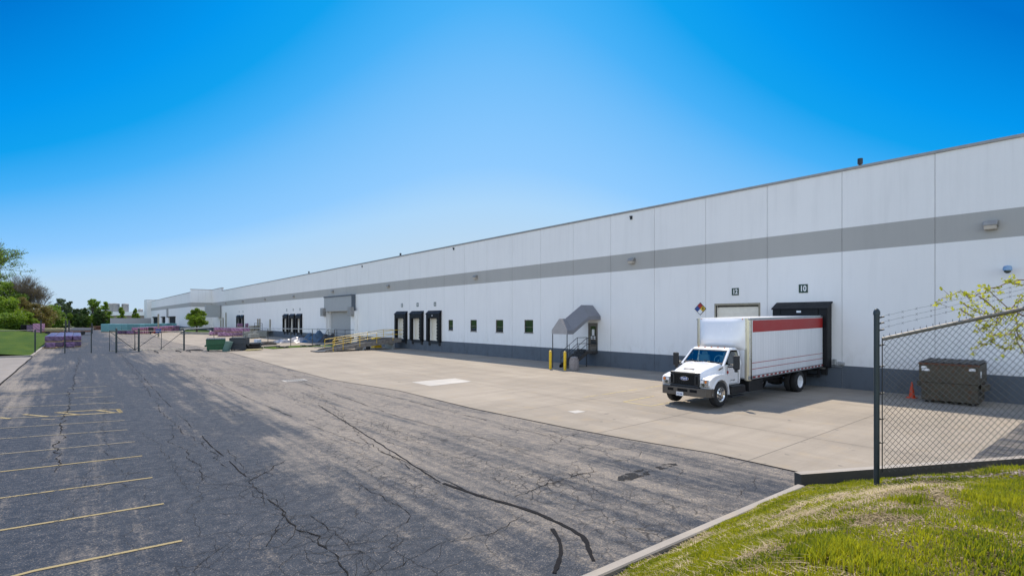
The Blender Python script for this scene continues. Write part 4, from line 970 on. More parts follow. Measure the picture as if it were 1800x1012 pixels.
mb = MB(); mb.hexa([T(1.98,-.88,2.19),T(2.7,-.88,2.19),T(2.7,.88,2.19),T(1.98,.88,2.19),T(2.12,-.8,2.29),T(2.64,-.8,2.3),T(2.64,.8,2.3),T(2.12,.8,2.29)]); rfo = mb.build('roof', M['truckwhite'], cab, bevel=.04, seg=3)
mb = MB()
for y in (-.6,-.3,0,.3,.6): mb = MB(); mb.lathe([(0,0),(.035,0),(.03,.03),(0,.04)], T(2.12,y,2.28), 'z', 8); mb.build('marker_light', M['amber'], rfo)
def lerp3(a,b,t): return tuple(a[i]+(b[i]-a[i])*t for i in range(3))
def panel_on(A,B,C,D_,u0,u1,v0,v1,off,nrm):   # A-B bottom, D-C top
    def Q(u,v): p = lerp3(lerp3(A,B,u), lerp3(D_,C,u), v); return tuple(p[i]+nrm[i]*off for i in range(3))
    return Q(u0,v0),Q(u1,v0),Q(u1,v1),Q(u0,v1)
A,B,C,D_ = lo[0],lo[3],hi[3],hi[0]; nf = (Vector(B)-Vector(A)).cross(Vector(D_)-Vector(A)).normalized(); nf = nf if nf.x < 0 else -nf
def slab(mb, q, nrm, th): mb.hexa([tuple(p[i]-nrm[i]*th for i in range(3)) for p in q]+list(q))
mb = MB()
for u0_,u1_,v0_,v1_ in ((.03,.97,.1,.17),(.03,.97,.93,.97),(.03,.055,.17,.93),(.945,.97,.17,.93)): slab(mb, panel_on(A,B,C,D_,u0_,u1_,v0_,v1_,.008,nf), nf, .02)
mb.build('windshield_seal', M['black'], cab)
mb = MB(); mb.quad(*panel_on(A,B,C,D_,.05,.95,.16,.94,.004,nf)); ws = mb.build('windshield', M['windshield'], cab)
for s, (w0,w1) in enumerate([(.12,.5),(.5,.88)]):
    q = panel_on(A,B,C,D_,w0,w1,.16,.26,.022,nf); mb = MB(); mb.tube([q[0],q[2]], .01, 5); mb.build('wiper', M['black'], ws)
for s in (0,1):
    if s == 0: A,B,C,D_ = lo[0],lo[1],hi[1],hi[0]
    else: A,B,C,D_ = lo[3],lo[2],hi[2],hi[3]
    sg = -1 if s == 0 else 1
    ns = (Vector(B)-Vector(A)).cross(Vector(D_)-Vector(A)).normalized(); ns = ns if ns.y*sg > 0 else -ns
    mb = MB()
    Q = [panel_on(A,B,C,D_,u,u,v,v,.008,ns)[0] for u,v in ((.2,.06),(.8,.06),(.86,.3),(.84,.86),(.2,.9),(.1,.5))]
    Q2 = [tuple(p[i]-ns[i]*.02 for i in range(3)) for p in Q]; k = len(Q)
    mb.add(Q+Q2, [tuple(range(k)),tuple(reversed(range(k,2*k)))]+[(i,(i+1)%k,k+(i+1)%k,k+i) for i in range(k)])
    mb.build('side_window', M['sideglass'], cab)
    mb = MB(); y = sg*.985; a, b = sorted((y, y+sg*.012)); tbox(mb, 1.62,1.628,a,b,.85,1.6); tbox(mb, 2.5,2.508,a,b,.85,1.6); tbox(mb,1.62,2.508,a,b,.845,.852); dd = mb.build('door_gap', M['black'], cab)
    mb = MB(); a, b = sorted((sg*.985, sg*1.015)); tbox(mb, 2.3,2.45,a,b,1.42,1.47); mb.build('door_handle', M['black'], cab, bevel=.008)
    mb = MB(); a, b = sorted((sg*.99, sg*.998)); tbox(mb, 1.6,1.72,a,b,1.28,1.38); mb.build('door_badge', M['redlens'], cab)
    text_mesh('door_lettering', 'GVW 26000', .075, M['black'], cab, T(2.05, sg*.992, .98), (1 if sg<0 else -1,0,0), (0,0,1), .001)
text_mesh('badge_lettering', 'F-650', .07, M['white'], hood, T(1.36, -.905, 1.525), (1,0,.33), (-.33,0,1), .001, .002)
# grille, logo, bumper, plate
mb = MB(); 
for a in [(-.66,.66,1.27,1.36),(-.66,.66,.76,.85),(-.66,-.46,.85,1.27),(.46,.66,.85,1.27)]: tbox(mb, .07,.2,*a)
gr = mb.build('grille', paint('grille_grey',(.018,.019,.021),.4), tk, bevel=.03, seg=2)
mb = MB(); tbox(mb, .12,.2,-.47,.47,.84,1.28); mb.build('grille_mesh', M['interior'], gr)
mb = MB()
for k in range(12): tbox(mb, .105,.125,-.455,.455,.87+k*.034,.878+k*.034)
mb.build('grille_bars', M['black'], gr)
for s in (-.57,.57): mb = MB(); tbox(mb, .06,.075,s-.045,s+.045,.9,1.22); mb.build('air_slot', M['interior'], gr)
mb = MB(); mb.add([T(.085,.2*math.cos(q),1.1+.082*math.sin(q)) for q in np.linspace(0,2*math.pi,29)[:-1]]+[T(.12,.2*math.cos(q),1.1+.082*math.sin(q)) for q in np.linspace(0,2*math.pi,29)[:-1]],[tuple(range(28)),tuple(range(28,56))]+[(i,(i+1)%28,28+(i+1)%28,28+i) for i in range(28)]); lg = mb.build('emblem', M['chrome'], gr)
mb = MB(); mb.add([T(.078,.182*math.cos(q),1.1+.066*math.sin(q)) for q in np.linspace(0,2*math.pi,29)[:-1]]+[T(.09,.182*math.cos(q),1.1+.066*math.sin(q)) for q in np.linspace(0,2*math.pi,29)[:-1]],[tuple(range(28)),tuple(range(28,56))]+[(i,(i+1)%28,28+(i+1)%28,28+i) for i in range(28)]); mb.build('emblem_field', M['blue'], lg)
text_mesh('emblem_lettering', 'Ford', .13, M['white'], lg, T(.074,0,1.105), (0,-1,0), (0,0,1), .001, .003)
mb = MB(); pr = [(.0,.62),(.04,1.0),(.2,1.12),(.42,1.13),(.42,1.0),(.25,.95),(.18,.6)]
full = pr[:4]+pr[4:]; ring = [(a,b) for a,b in pr]+[(a,-b) for a,b in reversed(pr)]
k = len(ring); mb.add([T(a,b,.42) for a,b in ring]+[T(a,b,.765) for a,b in ring],[tuple(range(k)),tuple(range(k,2*k))]+[(i,(i+1)%k,k+(i+1)%k,k+i) for i in range(k)])
bp = mb.build('front_bumper', M['bumper'], tk, bevel=.018)
for a, b in ((-.62,-.3),(-.2,.26),(.45,.72)): mb = MB(); tbox(mb, -.006,.02,a,b,.58,.69); mb.build('bumper_slot', M['interior'], bp)
mb = MB(); tbox(mb, -.03,-.008,-.02,.3,.4,.56); pl = mb.build('license_plate', M['white'], bp, bevel=.004)
text_mesh('plate_lettering', 'P47 1586', .075, M['blue'], pl, T(-.034,.14,.475), (0,-1,0),(0,0,1),.001,.001,.85)
# steering wheel & seats seen behind the glass are dark; wheels
def wheel(d, y, s, dual=False, front=True):
    c = T(d, y, .5); mb = MB()
    mb.lathe([(.29,-.13),(.44,-.14),(.485,-.12),(.5,-.09),(.5,.09),(.485,.12),(.44,.14),(.29,.13)], c, 'y', 40, close=True)
    t = mb.build('wheel', M['rubber'], tk, smooth=True, auto=35)
    mb = MB(); sgn = s
    if front:
        mb.lathe([(0,sgn*.15),(.07,sgn*.155),(.085,sgn*.12),(.14,sgn*.12),(.2,sgn*.13),(.25,sgn*.1),(.28,sgn*.125),(.295,sgn*.135),(.295,-sgn*.1),(0,-sgn*.1)], c, 'y', 32)
    else:
        mb.lathe([(0,sgn*.03),(.09,sgn*.03),(.1,-sgn*.02),(.19,-sgn*.03),(.24,sgn*.0),(.262,sgn*.1),(.29,sgn*.135),(.298,sgn*.13),(.298,-sgn*.1),(0,-sgn*.1)], c, 'y', 32)
    mb.build('rim', M['chrome'] if front else M['white'], t, smooth=True, auto=30)
    if front:
        mb = MB()
        for k in range(8):
            q = k*math.pi/4; mb.lathe([(0,sgn*.134),(.028,sgn*.134),(.028,sgn*.115),(0,sgn*.115)], (c[0]+.21*math.cos(q),c[1],c[2]+.21*math.sin(q)), 'y', 10)
        for k in range(10):
            q = k*math.pi/5; mb.lathe([(0,sgn*.137),(.014,sgn*.137),(.014,sgn*.12),(0,sgn*.12)], (c[0]+.115*math.cos(q),c[1],c[2]+.115*math.sin(q)), 'y', 6)
        mb.build('lug_nuts', M['black'], t)
for s in (-1,1):
    wheel(.93, s*.98, s); wheel(7.95, s*1.07, s, front=False); wheel(7.95, s*.76, s, front=False)
# ------------------------------------------------------------------ near chain-link fence
FA = D(1541,845,6.35); FB = Vector((7.85,-.9,0))      # foot of the end post, direction of the run
fd_ = Vector((FB.x-FA.x, FB.y-FA.y, 0)); FL = fd_.length; fd_.normalize(); SLP = .285
def FP(s, z): return Vector((FA.x+fd_.x*s, FA.y+fd_.y*s, z+FA.z+SLP*s))
fence = thing('chain_link_fence', 'chain-link fence with top rail and barbed wire on the grass bank at right', 'fence', FA)
q = MB(); q.tube([FP(0,-.3),FP(0,1.97)], .03, 14); q.lathe([(.036,1.97),(.036,2.01),(.02,2.04),(0,2.05)], FA, 'z', 14); q.build('end_post', M['fencepost'], fence, smooth=True, auto=40)
q = MB(); q.tube([FP(.06,1.67),FP(FL,1.67)], .021, 10); q.build('top_rail', M['fencepipe'], fence, smooth=True, auto=40)
q = MB(); q.tube([FP(.055,.1),FP(.055,1.69)], .006, 6)
for z in (.45,.73,1.03,1.35,1.6,1.78,1.86,1.93): q.tube([FP(-.03,z)+Vector((0,0,0)),FP(.075,z)], .009, 6)
q.build('tension_bar', M['black'], fence)
q = MB(); q.tube([FP(2.95,-.2),FP(2.95,1.74)], .028, 12); q.build('line_post', M['fencepost'], fence, smooth=True)
px_ = .057; hv = .036; pn = Vector((-fd_.y, fd_.x, 0))
q = MB(); nc = int(FL/(px_/2)); nr = int(1.56/hv) 
hc = px_/2; zb = .1
for c in range(nc//1):
    s0 = .07+c*hc*1.0
    if c % 2: continue
    pts = []
    for k in range(nr+1):
        left = (k % 2 == 0)
        s_ = s0+(0 if left else hc*1.0)*1.0
        pts.append(FP(s_, zb+k*hv)+pn*(.0025 if left else -.0025))
    pts2 = []
    for k in range(nr+1):
        left = (k % 2 == 1)
        s_ = s0+(hc if left else 2*hc)
        pts2.append(FP(s_, zb+k*hv)+pn*(.0025 if left else -.0025))
    q.tube(pts, .0034, 4, cap=False)
    q.tube([FP(s0+hc*(1 if k%2==0 else 0)+hc*(1 if True else 0)*1.0, zb+k*hv)+pn*(-.0025 if k%2==0 else .0025) for k in range(nr+1)], .0034, 4, cap=False)
q.build('wire_mesh', M['fencewire'], fence, fixn=False)
q = MB()
for c in range(int(FL/px_)): 
    s0 = .07+c*px_; q.tube([FP(s0,1.65),FP(s0,1.72)], .0028, 4)
q.build('wire_ends', M['black'], fence, fixn=False)
for zz_, rise in ((1.80,.02),(1.87,.0),(1.94,-.02)):
    q = MB(); q.tube([FP(s,zz_+rise*s-.0*s) for s in np.linspace(0,FL,12)], .001, 4)
    q.tube([FP(s,zz_+rise*s)+Vector((.003*math.sin(s*60),0,.003*math.cos(s*60))) for s in np.linspace(0,FL,200)], .0009, 4)
    for s in np.arange(.12,FL,.13):
        c = FP(s,zz_+rise*s)
        for a in (-1,1): q.tube([c+Vector((0,-.01*a,-.016)),c+Vector((0,.01*a,.016))], .0013, 4)
    q.build('barbed_wire', M['fencewire'], fence, fixn=False)
# ------------------------------------------------------------------ leaves helper
def quads(name, C, U, V, tint, mat, parent=None, shape=None, kind=None):
    n = len(C)
    # leaf: diamond-ish 4 verts slightly folded
    v = np.empty((n,4,3)); v[:,0] = C-U; v[:,1] = C-V*.55; v[:,2] = C+U; v[:,3] = C+V*.55
    me = bpy.data.meshes.new(name); off = np.array(wloc(parent)) if parent is not None else np.zeros(3)
    me.vertices.add(n*4); me.vertices.foreach_set('co', (v.reshape(-1,3)-off).ravel())
    me.loops.add(n*4); me.loops.foreach_set('vertex_index', np.arange(n*4,dtype=np.int32))
    me.polygons.add(n); me.polygons.foreach_set('loop_start', np.arange(0,n*4,4,dtype=np.int32)); me.polygons.foreach_set('loop_total', np.full(n,4,dtype=np.int32))
    a = me.attributes.new('tint','FLOAT','POINT'); a.data.foreach_set('value', np.repeat(tint,4).astype(np.float32))
    me.materials.append(mat); me.update(); me.validate()
    o = bpy.data.objects.new(name, me); COL.objects.link(o)
    if parent is not None: o.parent = parent
    if kind: o['kind'] = kind
    return o
def leafcloud(pts, size, spread, per, up=.3):
    P = np.repeat(np.array(pts,float), per, 0); n = len(P)
    C = P+rng.normal(0,spread,(n,3))*np.array([1,1,.75])
    U = rng.normal(0,1,(n,3)); U /= np.linalg.norm(U,axis=1)[:,None]
    W_ = rng.normal(0,1,(n,3))+np.array([0,0,up]); V = np.cross(U,W_); V /= np.linalg.norm(V,axis=1)[:,None]+1e-9
    s = size*rng.uniform(.6,1.3,(n,1)); return C, U*s, V*s
def branchtree(base, h, r0, rmin=.0, spread=.5, levels=4, kids=3, seed=1, lean=(0,0), first=.3, crook=.16, up=.25, shrink=.72):
    rnd = random.Random(seed); mb = MB(); tips = []
    def grow(p, d, L_, r, lv):
        n = 4; pts = [p]; rr = [r]; q = p.copy(); dd = d.copy()
        for k in range(n):
            dd = (dd+Vector((rnd.gauss(0,crook),rnd.gauss(0,crook),rnd.gauss(0,crook*.6)+up*.12))).normalized(); q = q+dd*(L_/n); pts.append(q.copy()); rr.append(max(rmin, r*(1-.55*(k+1)/n)))
            if lv > 0 and k >= (1 if lv < levels else int(n*first)): 
                for _ in range(kids if k == n-1 else max(1,kids-2)):
                    a = rnd.uniform(0,6.283); o = Vector((math.cos(a),math.sin(a),rnd.uniform(-.1,.6))); nd = (dd*(1-spread)+o*spread).normalized()
                    grow(q.copy(), nd, L_*shrink*rnd.uniform(.75,1.1), rr[-1]*.7, lv-1)
            if lv <= 1: tips.append(tuple(q))
        mb.tube(pts, rr, 7 if lv >= levels-1 else 4, cap=False)
    grow(Vector(base), Vector((lean[0],lean[1],1)).normalized(), h*.42, r0, levels)
    return mb, tips
def tree(name, lab, cat, base, h, mat, bark='bark', levels=3, per=14, leaf=.22, cl=.5, seed=1, group=None, sx=1.0, **k):
    r = thing(name, lab, cat, base, group); mb, tips = branchtree(base, h, h*.022, levels=levels, seed=seed, **k)
    z = np.array([t[2] for t in tips]); top = z.max()-base[2]; f = h/top
    b = Vector(base)
    def sc(p): return (b.x+(p[0]-b.x)*f*sx, b.y+(p[1]-b.y)*f*sx, b.z+(p[2]-b.z)*f)
    mb.v = [sc(v) for v in mb.v]; tips = [sc(t) for t in tips]
    mb.build('trunk', M[bark], r, smooth=True, fixn=False)
    if per:
        C,U,V = leafcloud(tips, leaf, cl, per); ti = np.clip(rng.normal(.5,.25,len(C)),0,1); quads('crown', C,U,V, ti, M[mat], r)
    return r
def blobtree(name, lab, cat, base, w_, h, mat, n=3500, leaf=.25, seed=1, group=None, z0=.12, trunk=True, conic=0, gaps=.35, bark='bark', nb=40, rs=.17):
    rn = np.random.default_rng(seed); r = thing(name, lab, cat, base, group); b = np.array(base,float)
    cs = []
    for i in range(nb):
        t = rn.uniform(0,1); a = rn.uniform(0,6.283); z = z0+(1-z0)*t
        prof_ = (1-conic)*math.sin(math.pi*min(1,(.12+t*.86)))**.6+conic*(1-t)
        rad = prof_*w_/2*rn.uniform(.35,.85); cs.append((b[0]+rad*math.cos(a), b[1]+rad*math.sin(a), b[2]+z*h*.93, rn.uniform(.55,1.15)*w_*rs*(.5+.5*prof_)))
    cs = np.array(cs); k = rn.integers(0,nb,n); dirs = rn.normal(0,1,(n,3)); dirs /= np.linalg.norm(dirs,axis=1)[:,None]
    rad = cs[k,3]*(rn.uniform(.45,1.12,n)); C = cs[k,:3]+dirs*rad[:,None]*np.array([1,1,.8]); C[:,2] = np.maximum(C[:,2], b[2]+.05)
    U = rn.normal(0,1,(n,3)); U /= np.linalg.norm(U,axis=1)[:,None]; V = np.cross(U, dirs*.8+rn.normal(0,.5,(n,3))); V /= np.linalg.norm(V,axis=1)[:,None]+1e-9
    s = leaf*rn.uniform(.6,1.35,(n,1)); ti = np.clip(rn.normal(.45,.2,n)+rn.normal(0,.16,nb)[k],0,1)
    quads('crown', C,U*s,V*s, ti, M[mat], r)
    mb = MB(); bz = Vector(base); mb.tube([bz-Vector((0,0,.2)), bz+Vector((0,0,h*.35)), bz+Vector((.1,.1,h*.7))], [w_*.035,w_*.026,w_*.01], 7)
    for i in range(0,nb,2):
        c = cs[i]; s0 = bz+Vector((0,0,h*(.2+.3*rn.random()))); mb.tube([s0, Vector(c[:3])*.5+s0*.5+Vector((0,0,h*.03)), Vector(c[:3])], [w_*.014,w_*.01,w_*.004], 5)
    mb.build('trunk', M[bark], r, smooth=True, fixn=False); return r
# ------------------------------------------------------------------ foreground grass
def vnoise(x, y, sc, seed=0):
    x = x*sc; y = y*sc; xi = np.floor(x).astype(int); yi = np.floor(y).astype(int); fx = x-xi; fy_ = y-yi
    fx = fx*fx*(3-2*fx); fy_ = fy_*fy_*(3-2*fy_)
    def h(a,b): v = np.sin(a*127.1+b*311.7+seed*74.7)*43758.5453; return v-np.floor(v)
    return (h(xi,yi)*(1-fx)+h(xi+1,yi)*fx)*(1-fy_)+(h(xi,yi+1)*(1-fx)+h(xi+1,yi+1)*fx)*fy_
bh = np.vectorize(lambda x,y: berm_h(x,y))
def grass(n, mat, name, hmin, hmax, lab, straw=False, sd=3):
    rn = np.random.default_rng(sd); m = int(n*3.2)
    x = rn.uniform(2.2,19,m); y = rn.uniform(-.6,5.1,m)
    dw = (x-WA.x)*WN.x+(y-WA.y)*WN.y
    dist = np.sqrt(x*x+y*y); dens = np.clip((5.5/dist)**1.6,0.1,1)
    bare = vnoise(x,y,1.3,1)*.4+vnoise(x,y,3.7,2)*.35+vnoise(x,y,8,4)*.25
    # the dry patch seen in the photo
    dp = np.exp(-(((x-5.5)/1.3)**2+((y-1.9)/.8)**2))*.1 + np.exp(-(((x-4.6)/.9)**2+((y-.9)/.5)**2))*.12
    gr_ = np.clip((.7-bare-dp)*5,0.05,1)
    keep = (dw > .03)&(y < kerb_y(x)-.1)&(rn.random(m) < dens*(gr_ if not straw else np.clip(1.15-gr_,.05,1)))
    x, y = x[keep][:n], y[keep][:n]; k = len(x); z = bh(x,y)
    tuft = vnoise(x,y,3.3,5); h = rn.uniform(hmin,hmax,k)*(.45+.85*tuft)*(1+.7*(vnoise(x,y,2.3,9)>.82))
    if not straw: h *= .65+.5*np.clip((.74-bare[keep][:n]-dp[keep][:n])*3,0,1)
    a = rn.uniform(0,6.283,k); lean = rn.uniform(.1,.75,k) if not straw else rn.uniform(1.5,6,k)
    wd = rn.uniform(.0022,.0048,k)*(1+.5*(np.sqrt(x*x+y*y)>7)); 
    dx, dy = np.cos(a), np.sin(a); b2 = a+rn.uniform(.8,2.3,k); sx_, sy_ = np.cos(b2)*wd, np.sin(b2)*wd
    B = np.stack([x,y,z-.005],1); hz = h if not straw else h*.25
    def at(t, wf): 
        cx = x+dx*lean*h*t*t*.7; cy = y+dy*lean*h*t*t*.7; cz = z+hz*(t-.18*lean*t*t*(0 if straw else 1)); return np.stack([cx-sx_*wf,cy-sy_*wf,cz],1), np.stack([cx+sx_*wf,cy+sy_*wf,cz],1)
    l0,r0 = at(0,1); l1,r1 = at(.55,.85); l2,r2 = at(1,.08)
    v = np.stack([l0,r0,r1,l1,r2,l2],1).reshape(-1,3); nF = k*2
    me = bpy.data.meshes.new(name); me.vertices.add(len(v)); me.vertices.foreach_set('co', v.ravel())
    bidx = (np.arange(k)*6)[:,None]; fi = np.concatenate([bidx+np.array([0,1,2,3]), bidx+np.array([3,2,4,5])],1).reshape(-1).astype(np.int32)
    me.loops.add(len(fi)); me.loops.foreach_set('vertex_index', fi); me.polygons.add(nF); me.polygons.foreach_set('loop_start', np.arange(0,nF*4,4,dtype=np.int32)); me.polygons.foreach_set('loop_total', np.full(nF,4,dtype=np.int32))
    ti = np.clip(rn.normal(.5,.24,k)+(vnoise(x,y,1.1,11)-.5)*.5+(vnoise(x,y,4.1,12)-.5)*.9,0,1)
    at_ = me.attributes.new('tint','FLOAT','POINT'); at_.data.foreach_set('value', np.repeat(ti,6).astype(np.float32))
    me.materials.append(mat); me.update(); me.validate(); o = bpy.data.objects.new(name, me); COL.objects.link(o)
    tag(o, lab, 'grass', kind='stuff')
grass(230000, M['grass'], 'bank_grass', .02, .05, 'bright green uneven grass growing on the bank in the foreground')
grass(90000, M['straw'], 'dry_grass', .014, .04, 'dry straw and thatch showing through the bank grass', straw=True, sd=8)
# weeds at the wall foot, leaf litter along the fence
rn = np.random.default_rng(5)
def littercloud(name, n, f, size, mat, lab, cat):
    C = np.array([f() for _ in range(n)]); U = rn.normal(0,1,(n,3))*np.array([1,1,.25]); U /= np.linalg.norm(U,axis=1)[:,None]; V = np.cross(U, np.array([0,0,1])+rn.normal(0,.35,(n,3))); V /= np.linalg.norm(V,axis=1)[:,None]
    s = size*rn.uniform(.5,1.4,(n,1)); o = quads(name, C, U*s, V*s, rn.random(n), mat); tag(o, lab, cat, kind='stuff')
M['litter'] = leafmat('leaf_litter', (.1,.07,.06), (.36,.3,.27), .1)
def litpt():
    s = rn.uniform(.05,3.0); o = rn.normal(.12,.1); p = FP(s,0)+pn*o*(1 if pn.x>0 else -1); return (p.x,p.y,berm_h(p.x,p.y)+rn.uniform(0,.04))
littercloud('leaf_litter', 2600, litpt, .016, M['litter'], 'dry brown leaf litter heaped along the foot of the mesh fence', 'leaf litter')
# ------------------------------------------------------------------ vine on the fence
vine = thing('climbing_vine', 'twiggy vine with bright yellow-green new leaves hanging over the barbed wire', 'vine', D(1790,560,5.6))
vb = MB(); lp = []
paths = [[(1800,492),(1762,500),(1735,510),(1715,520),(1700,519),(1690,512),(1662,522),(1645,530)],[(1800,520),(1775,545),(1755,560),(1735,552),(1718,540),(1700,520)],
 [(1800,556),(1770,540),(1740,512),(1722,500)],[(1800,570),(1775,585),(1760,590),(1745,588),(1730,575)],[(1800,600),(1790,590),(1785,560),(1792,520)],[(1755,560),(1740,575),(1730,577),(1720,577)],
 [(1800,622),(1788,600),(1782,580)],[(1720,520),(1735,530),(1750,545),(1775,555),(1800,540)],[(1688,530),(1700,538),(1725,552),(1745,556)],[(1750,588),(1740,600),(1765,612),(1780,614)],[(1800,500),(1778,497),(1770,492)],
 [(1690,545),(1704,553),(1720,562),(1740,565)],[(1735,606),(1722,604)]]
for pp in paths:
    Z0 = random.uniform(5.5,6.1); P3 = []
    for i in range(len(pp)-1):
        for t in np.linspace(0,1,5)[:-1]:
            x = pp[i][0]+(pp[i+1][0]-pp[i][0])*t; y = pp[i][1]+(pp[i+1][1]-pp[i][1])*t; Z0 += random.gauss(0,.015)
            P3.append(D(x,y,Z0)+Vector((random.gauss(0,.006),)*3))
    P3.append(D(*pp[-1],Z0)); n = len(P3); vb.tube(P3, [.007*(1-.75*i/n) for i in range(n)], 5)
    for q_ in P3[1:]:
        if random.random() < .8: lp.append(q_+Vector((random.gauss(0,.012),random.gauss(0,.012),random.gauss(0,.012))))
        if random.random() < .25:
            e = q_+Vector((random.gauss(0,.08),random.gauss(0,.08),random.gauss(0,.06))); vb.tube([q_,e], [.0025,.0012], 4); lp.append(e)
vb.build('branches', M['vinebark'], vine, smooth=True, fixn=False)
C,U,V = leafcloud([tuple(p) for p in lp], .018, .016, 6, up=.6); quads('leaves', C,U,V, rng.random(len(C)), M['leaf_lime'], vine)
# ------------------------------------------------------------------ gate fence across the lot
def post(mb, px, top, bot, r=.05): 
    b = G(px,bot); h = (bot-top)/F*(b.xy.dot(Vector((SN,CS)))); mb.tube([b,(b.x,b.y,b.z+h)], r, 8); return b, h
def fence_run(name, lab, posts, rail_z, post_r=.05, pipe='fencepost', railmat='fencepost', meshon=True, group=None):
    r = thing(name, lab, 'fence', posts[0]); 
    for p in posts:
        q = MB(); q.tube([p, p+Vector((0,0,rail_z+.02))], post_r, 8); q.build('post', M[pipe], r)
    q = MB(); q.tube([p+Vector((0,0,rail_z)) for p in posts], .03, 6); q.build('top_rail', M[railmat], r)
    q = MB(); q.tube([p+Vector((0,0,.08)) for p in posts], .008, 4); q.build('bottom_wire', M[pipe], r)
    if meshon: meshpanel(r, [(a,b) for a,b in zip(posts[:-1],posts[1:])], .08, rail_z)
    return r
def meshpanel(r, pairs, z0, z1, pitch=.16, rad=.0016):
    q = MB()
    for a, b in pairs:
        L_ = (b-a).length; H_ = z1-z0; e = (b-a)/L_
        for k in np.arange(-H_, L_, pitch):
            for sg in (1,-1):
                s0, s1 = (k, k+H_) if sg > 0 else (k+H_, k)
                pts = []
                for s, z in ((s0,z0),(s1,z1)): pts.append((s,z))
                (sa,za),(sb,zb_) = pts
                if sa == sb: continue
                t0 = max(0,min(1,(0-sa)/(sb-sa))); t1 = max(0,min(1,(L_-sa)/(sb-sa)))
                lo_, hi_ = (0 if 0 <= sa <= L_ else (t0 if sa < 0 else t1)), (1 if 0 <= sb <= L_ else (t1 if sb > L_ else t0))
                pA = a+e*(sa+(sb-sa)*lo_)+Vector((0,0,za+(zb_-za)*lo_)); pB = a+e*(sa+(sb-sa)*hi_)+Vector((0,0,za+(zb_-za)*hi_))
                q.tube([pA,pB], rad, 3, cap=False)
    q.build('wire_mesh', M['fencewire'], r, fixn=False)
YF = 64.5
FPst = [G(px,by) for px,by in ((62,621),(114,620.5),(160.5,620))]
fence_run('boundary_fence', 'dark chain-link fence section between the lawn and the yard gate', FPst, 2.25)
fence_run('boundary_fence', 'dark chain-link fence section in front of the lawn at the far left', [Vector((-22,61.4,.25)),Vector((-16,61.4,.25)),Vector((-9.5,61.5,.25)),G(61.4,621.5)], 2.2)
# gate posts and leaves
for px, top, bot, lab in ((204.5,577,620,'tall dark gate post left of the open gateway'),(244,577,618,'tall dark gate post in the middle of the gateway'),(323.5,580,616,'dark gate post at the right end of the swing gates')):
    b = G(px,bot); h = (bot-top)/F*b.xy.dot(Vector((SN,CS))); r = thing('gate_post', lab, 'gate post', b, 'posts of the yard gate')
    q = MB(); q.tube([b,b+Vector((0,0,h-.06))], .085, 10); q.build('pole', M['fencepost'], r); q = MB(); q.lathe([(.095,h-.08),(.095,h-.02),(.04,h+.03),(0,h+.04)], b, 'z', 10); q.build('cap', M['fencepost'], r)
def gate(lab, A_, B_, zt, zb_, diag, mid=None):
    a = Vector((A_.x,A_.y,A_.z)); b = Vector((B_.x,B_.y,B_.z)); r = thing('swing_gate', lab, 'gate', a, 'leaves of the yard gate')
    q = MB()
    U_ = Vector((0,0,1))
    q.tube([a+U_*zb_,a+U_*zt,b+U_*zt,b+U_*zb_,a+U_*zb_], .035, 6)
    if mid: m_ = a.lerp(b,mid); q.tube([m_+U_*zb_,m_+U_*zt], .03, 6)
    q.build('frame', M['fencepost'], r)
    for (s0,z0),(s1,z1) in diag: q = MB(); q.tube([a.lerp(b,s0)+U_*z0, a.lerp(b,s1)+U_*z1], .028, 6); q.build('brace', M['fencepost'], r)
    meshpanel(r, [(a,b)], zb_, zt); return r
a = G(192.5,619.5); b = G(236.5,617.5); gate('swing gate leaf with one falling brace at the left of the gateway', a, b, 2.2, .15, [((0,2.15),(1,.2))])
a = G(237.5,617.8); b = G(323,615.3); gate('wide swing gate leaf with two rising braces at the right of the gateway', a, b, 2.15, .15, [((.0,.2),(.5,2.1)),((.5,.2),(.98,2.1))], .52)
# right hand fence run with pale rail
PR = [G(px,by) for px,by in ((376,601),(428.5,603.5),(471,606.5),(511,607.5),(549,608.5),(588,610.5))]
zz0 = 2.35
r = thing('boundary_fence', 'chain-link fence with a pale top rail behind the green dumpster', 'fence', PR[0])
for p in PR: q = MB(); q.tube([p,(p.x,p.y,2.2)], .045, 8); q.build('post', M['fencewire'], r)
q = MB(); q.tube([(G(324,616).x,G(324,616).y,2.35)]+[(p.x,p.y,2.2) for p in PR], .045, 6); q.build('top_rail', M['galv'], r)
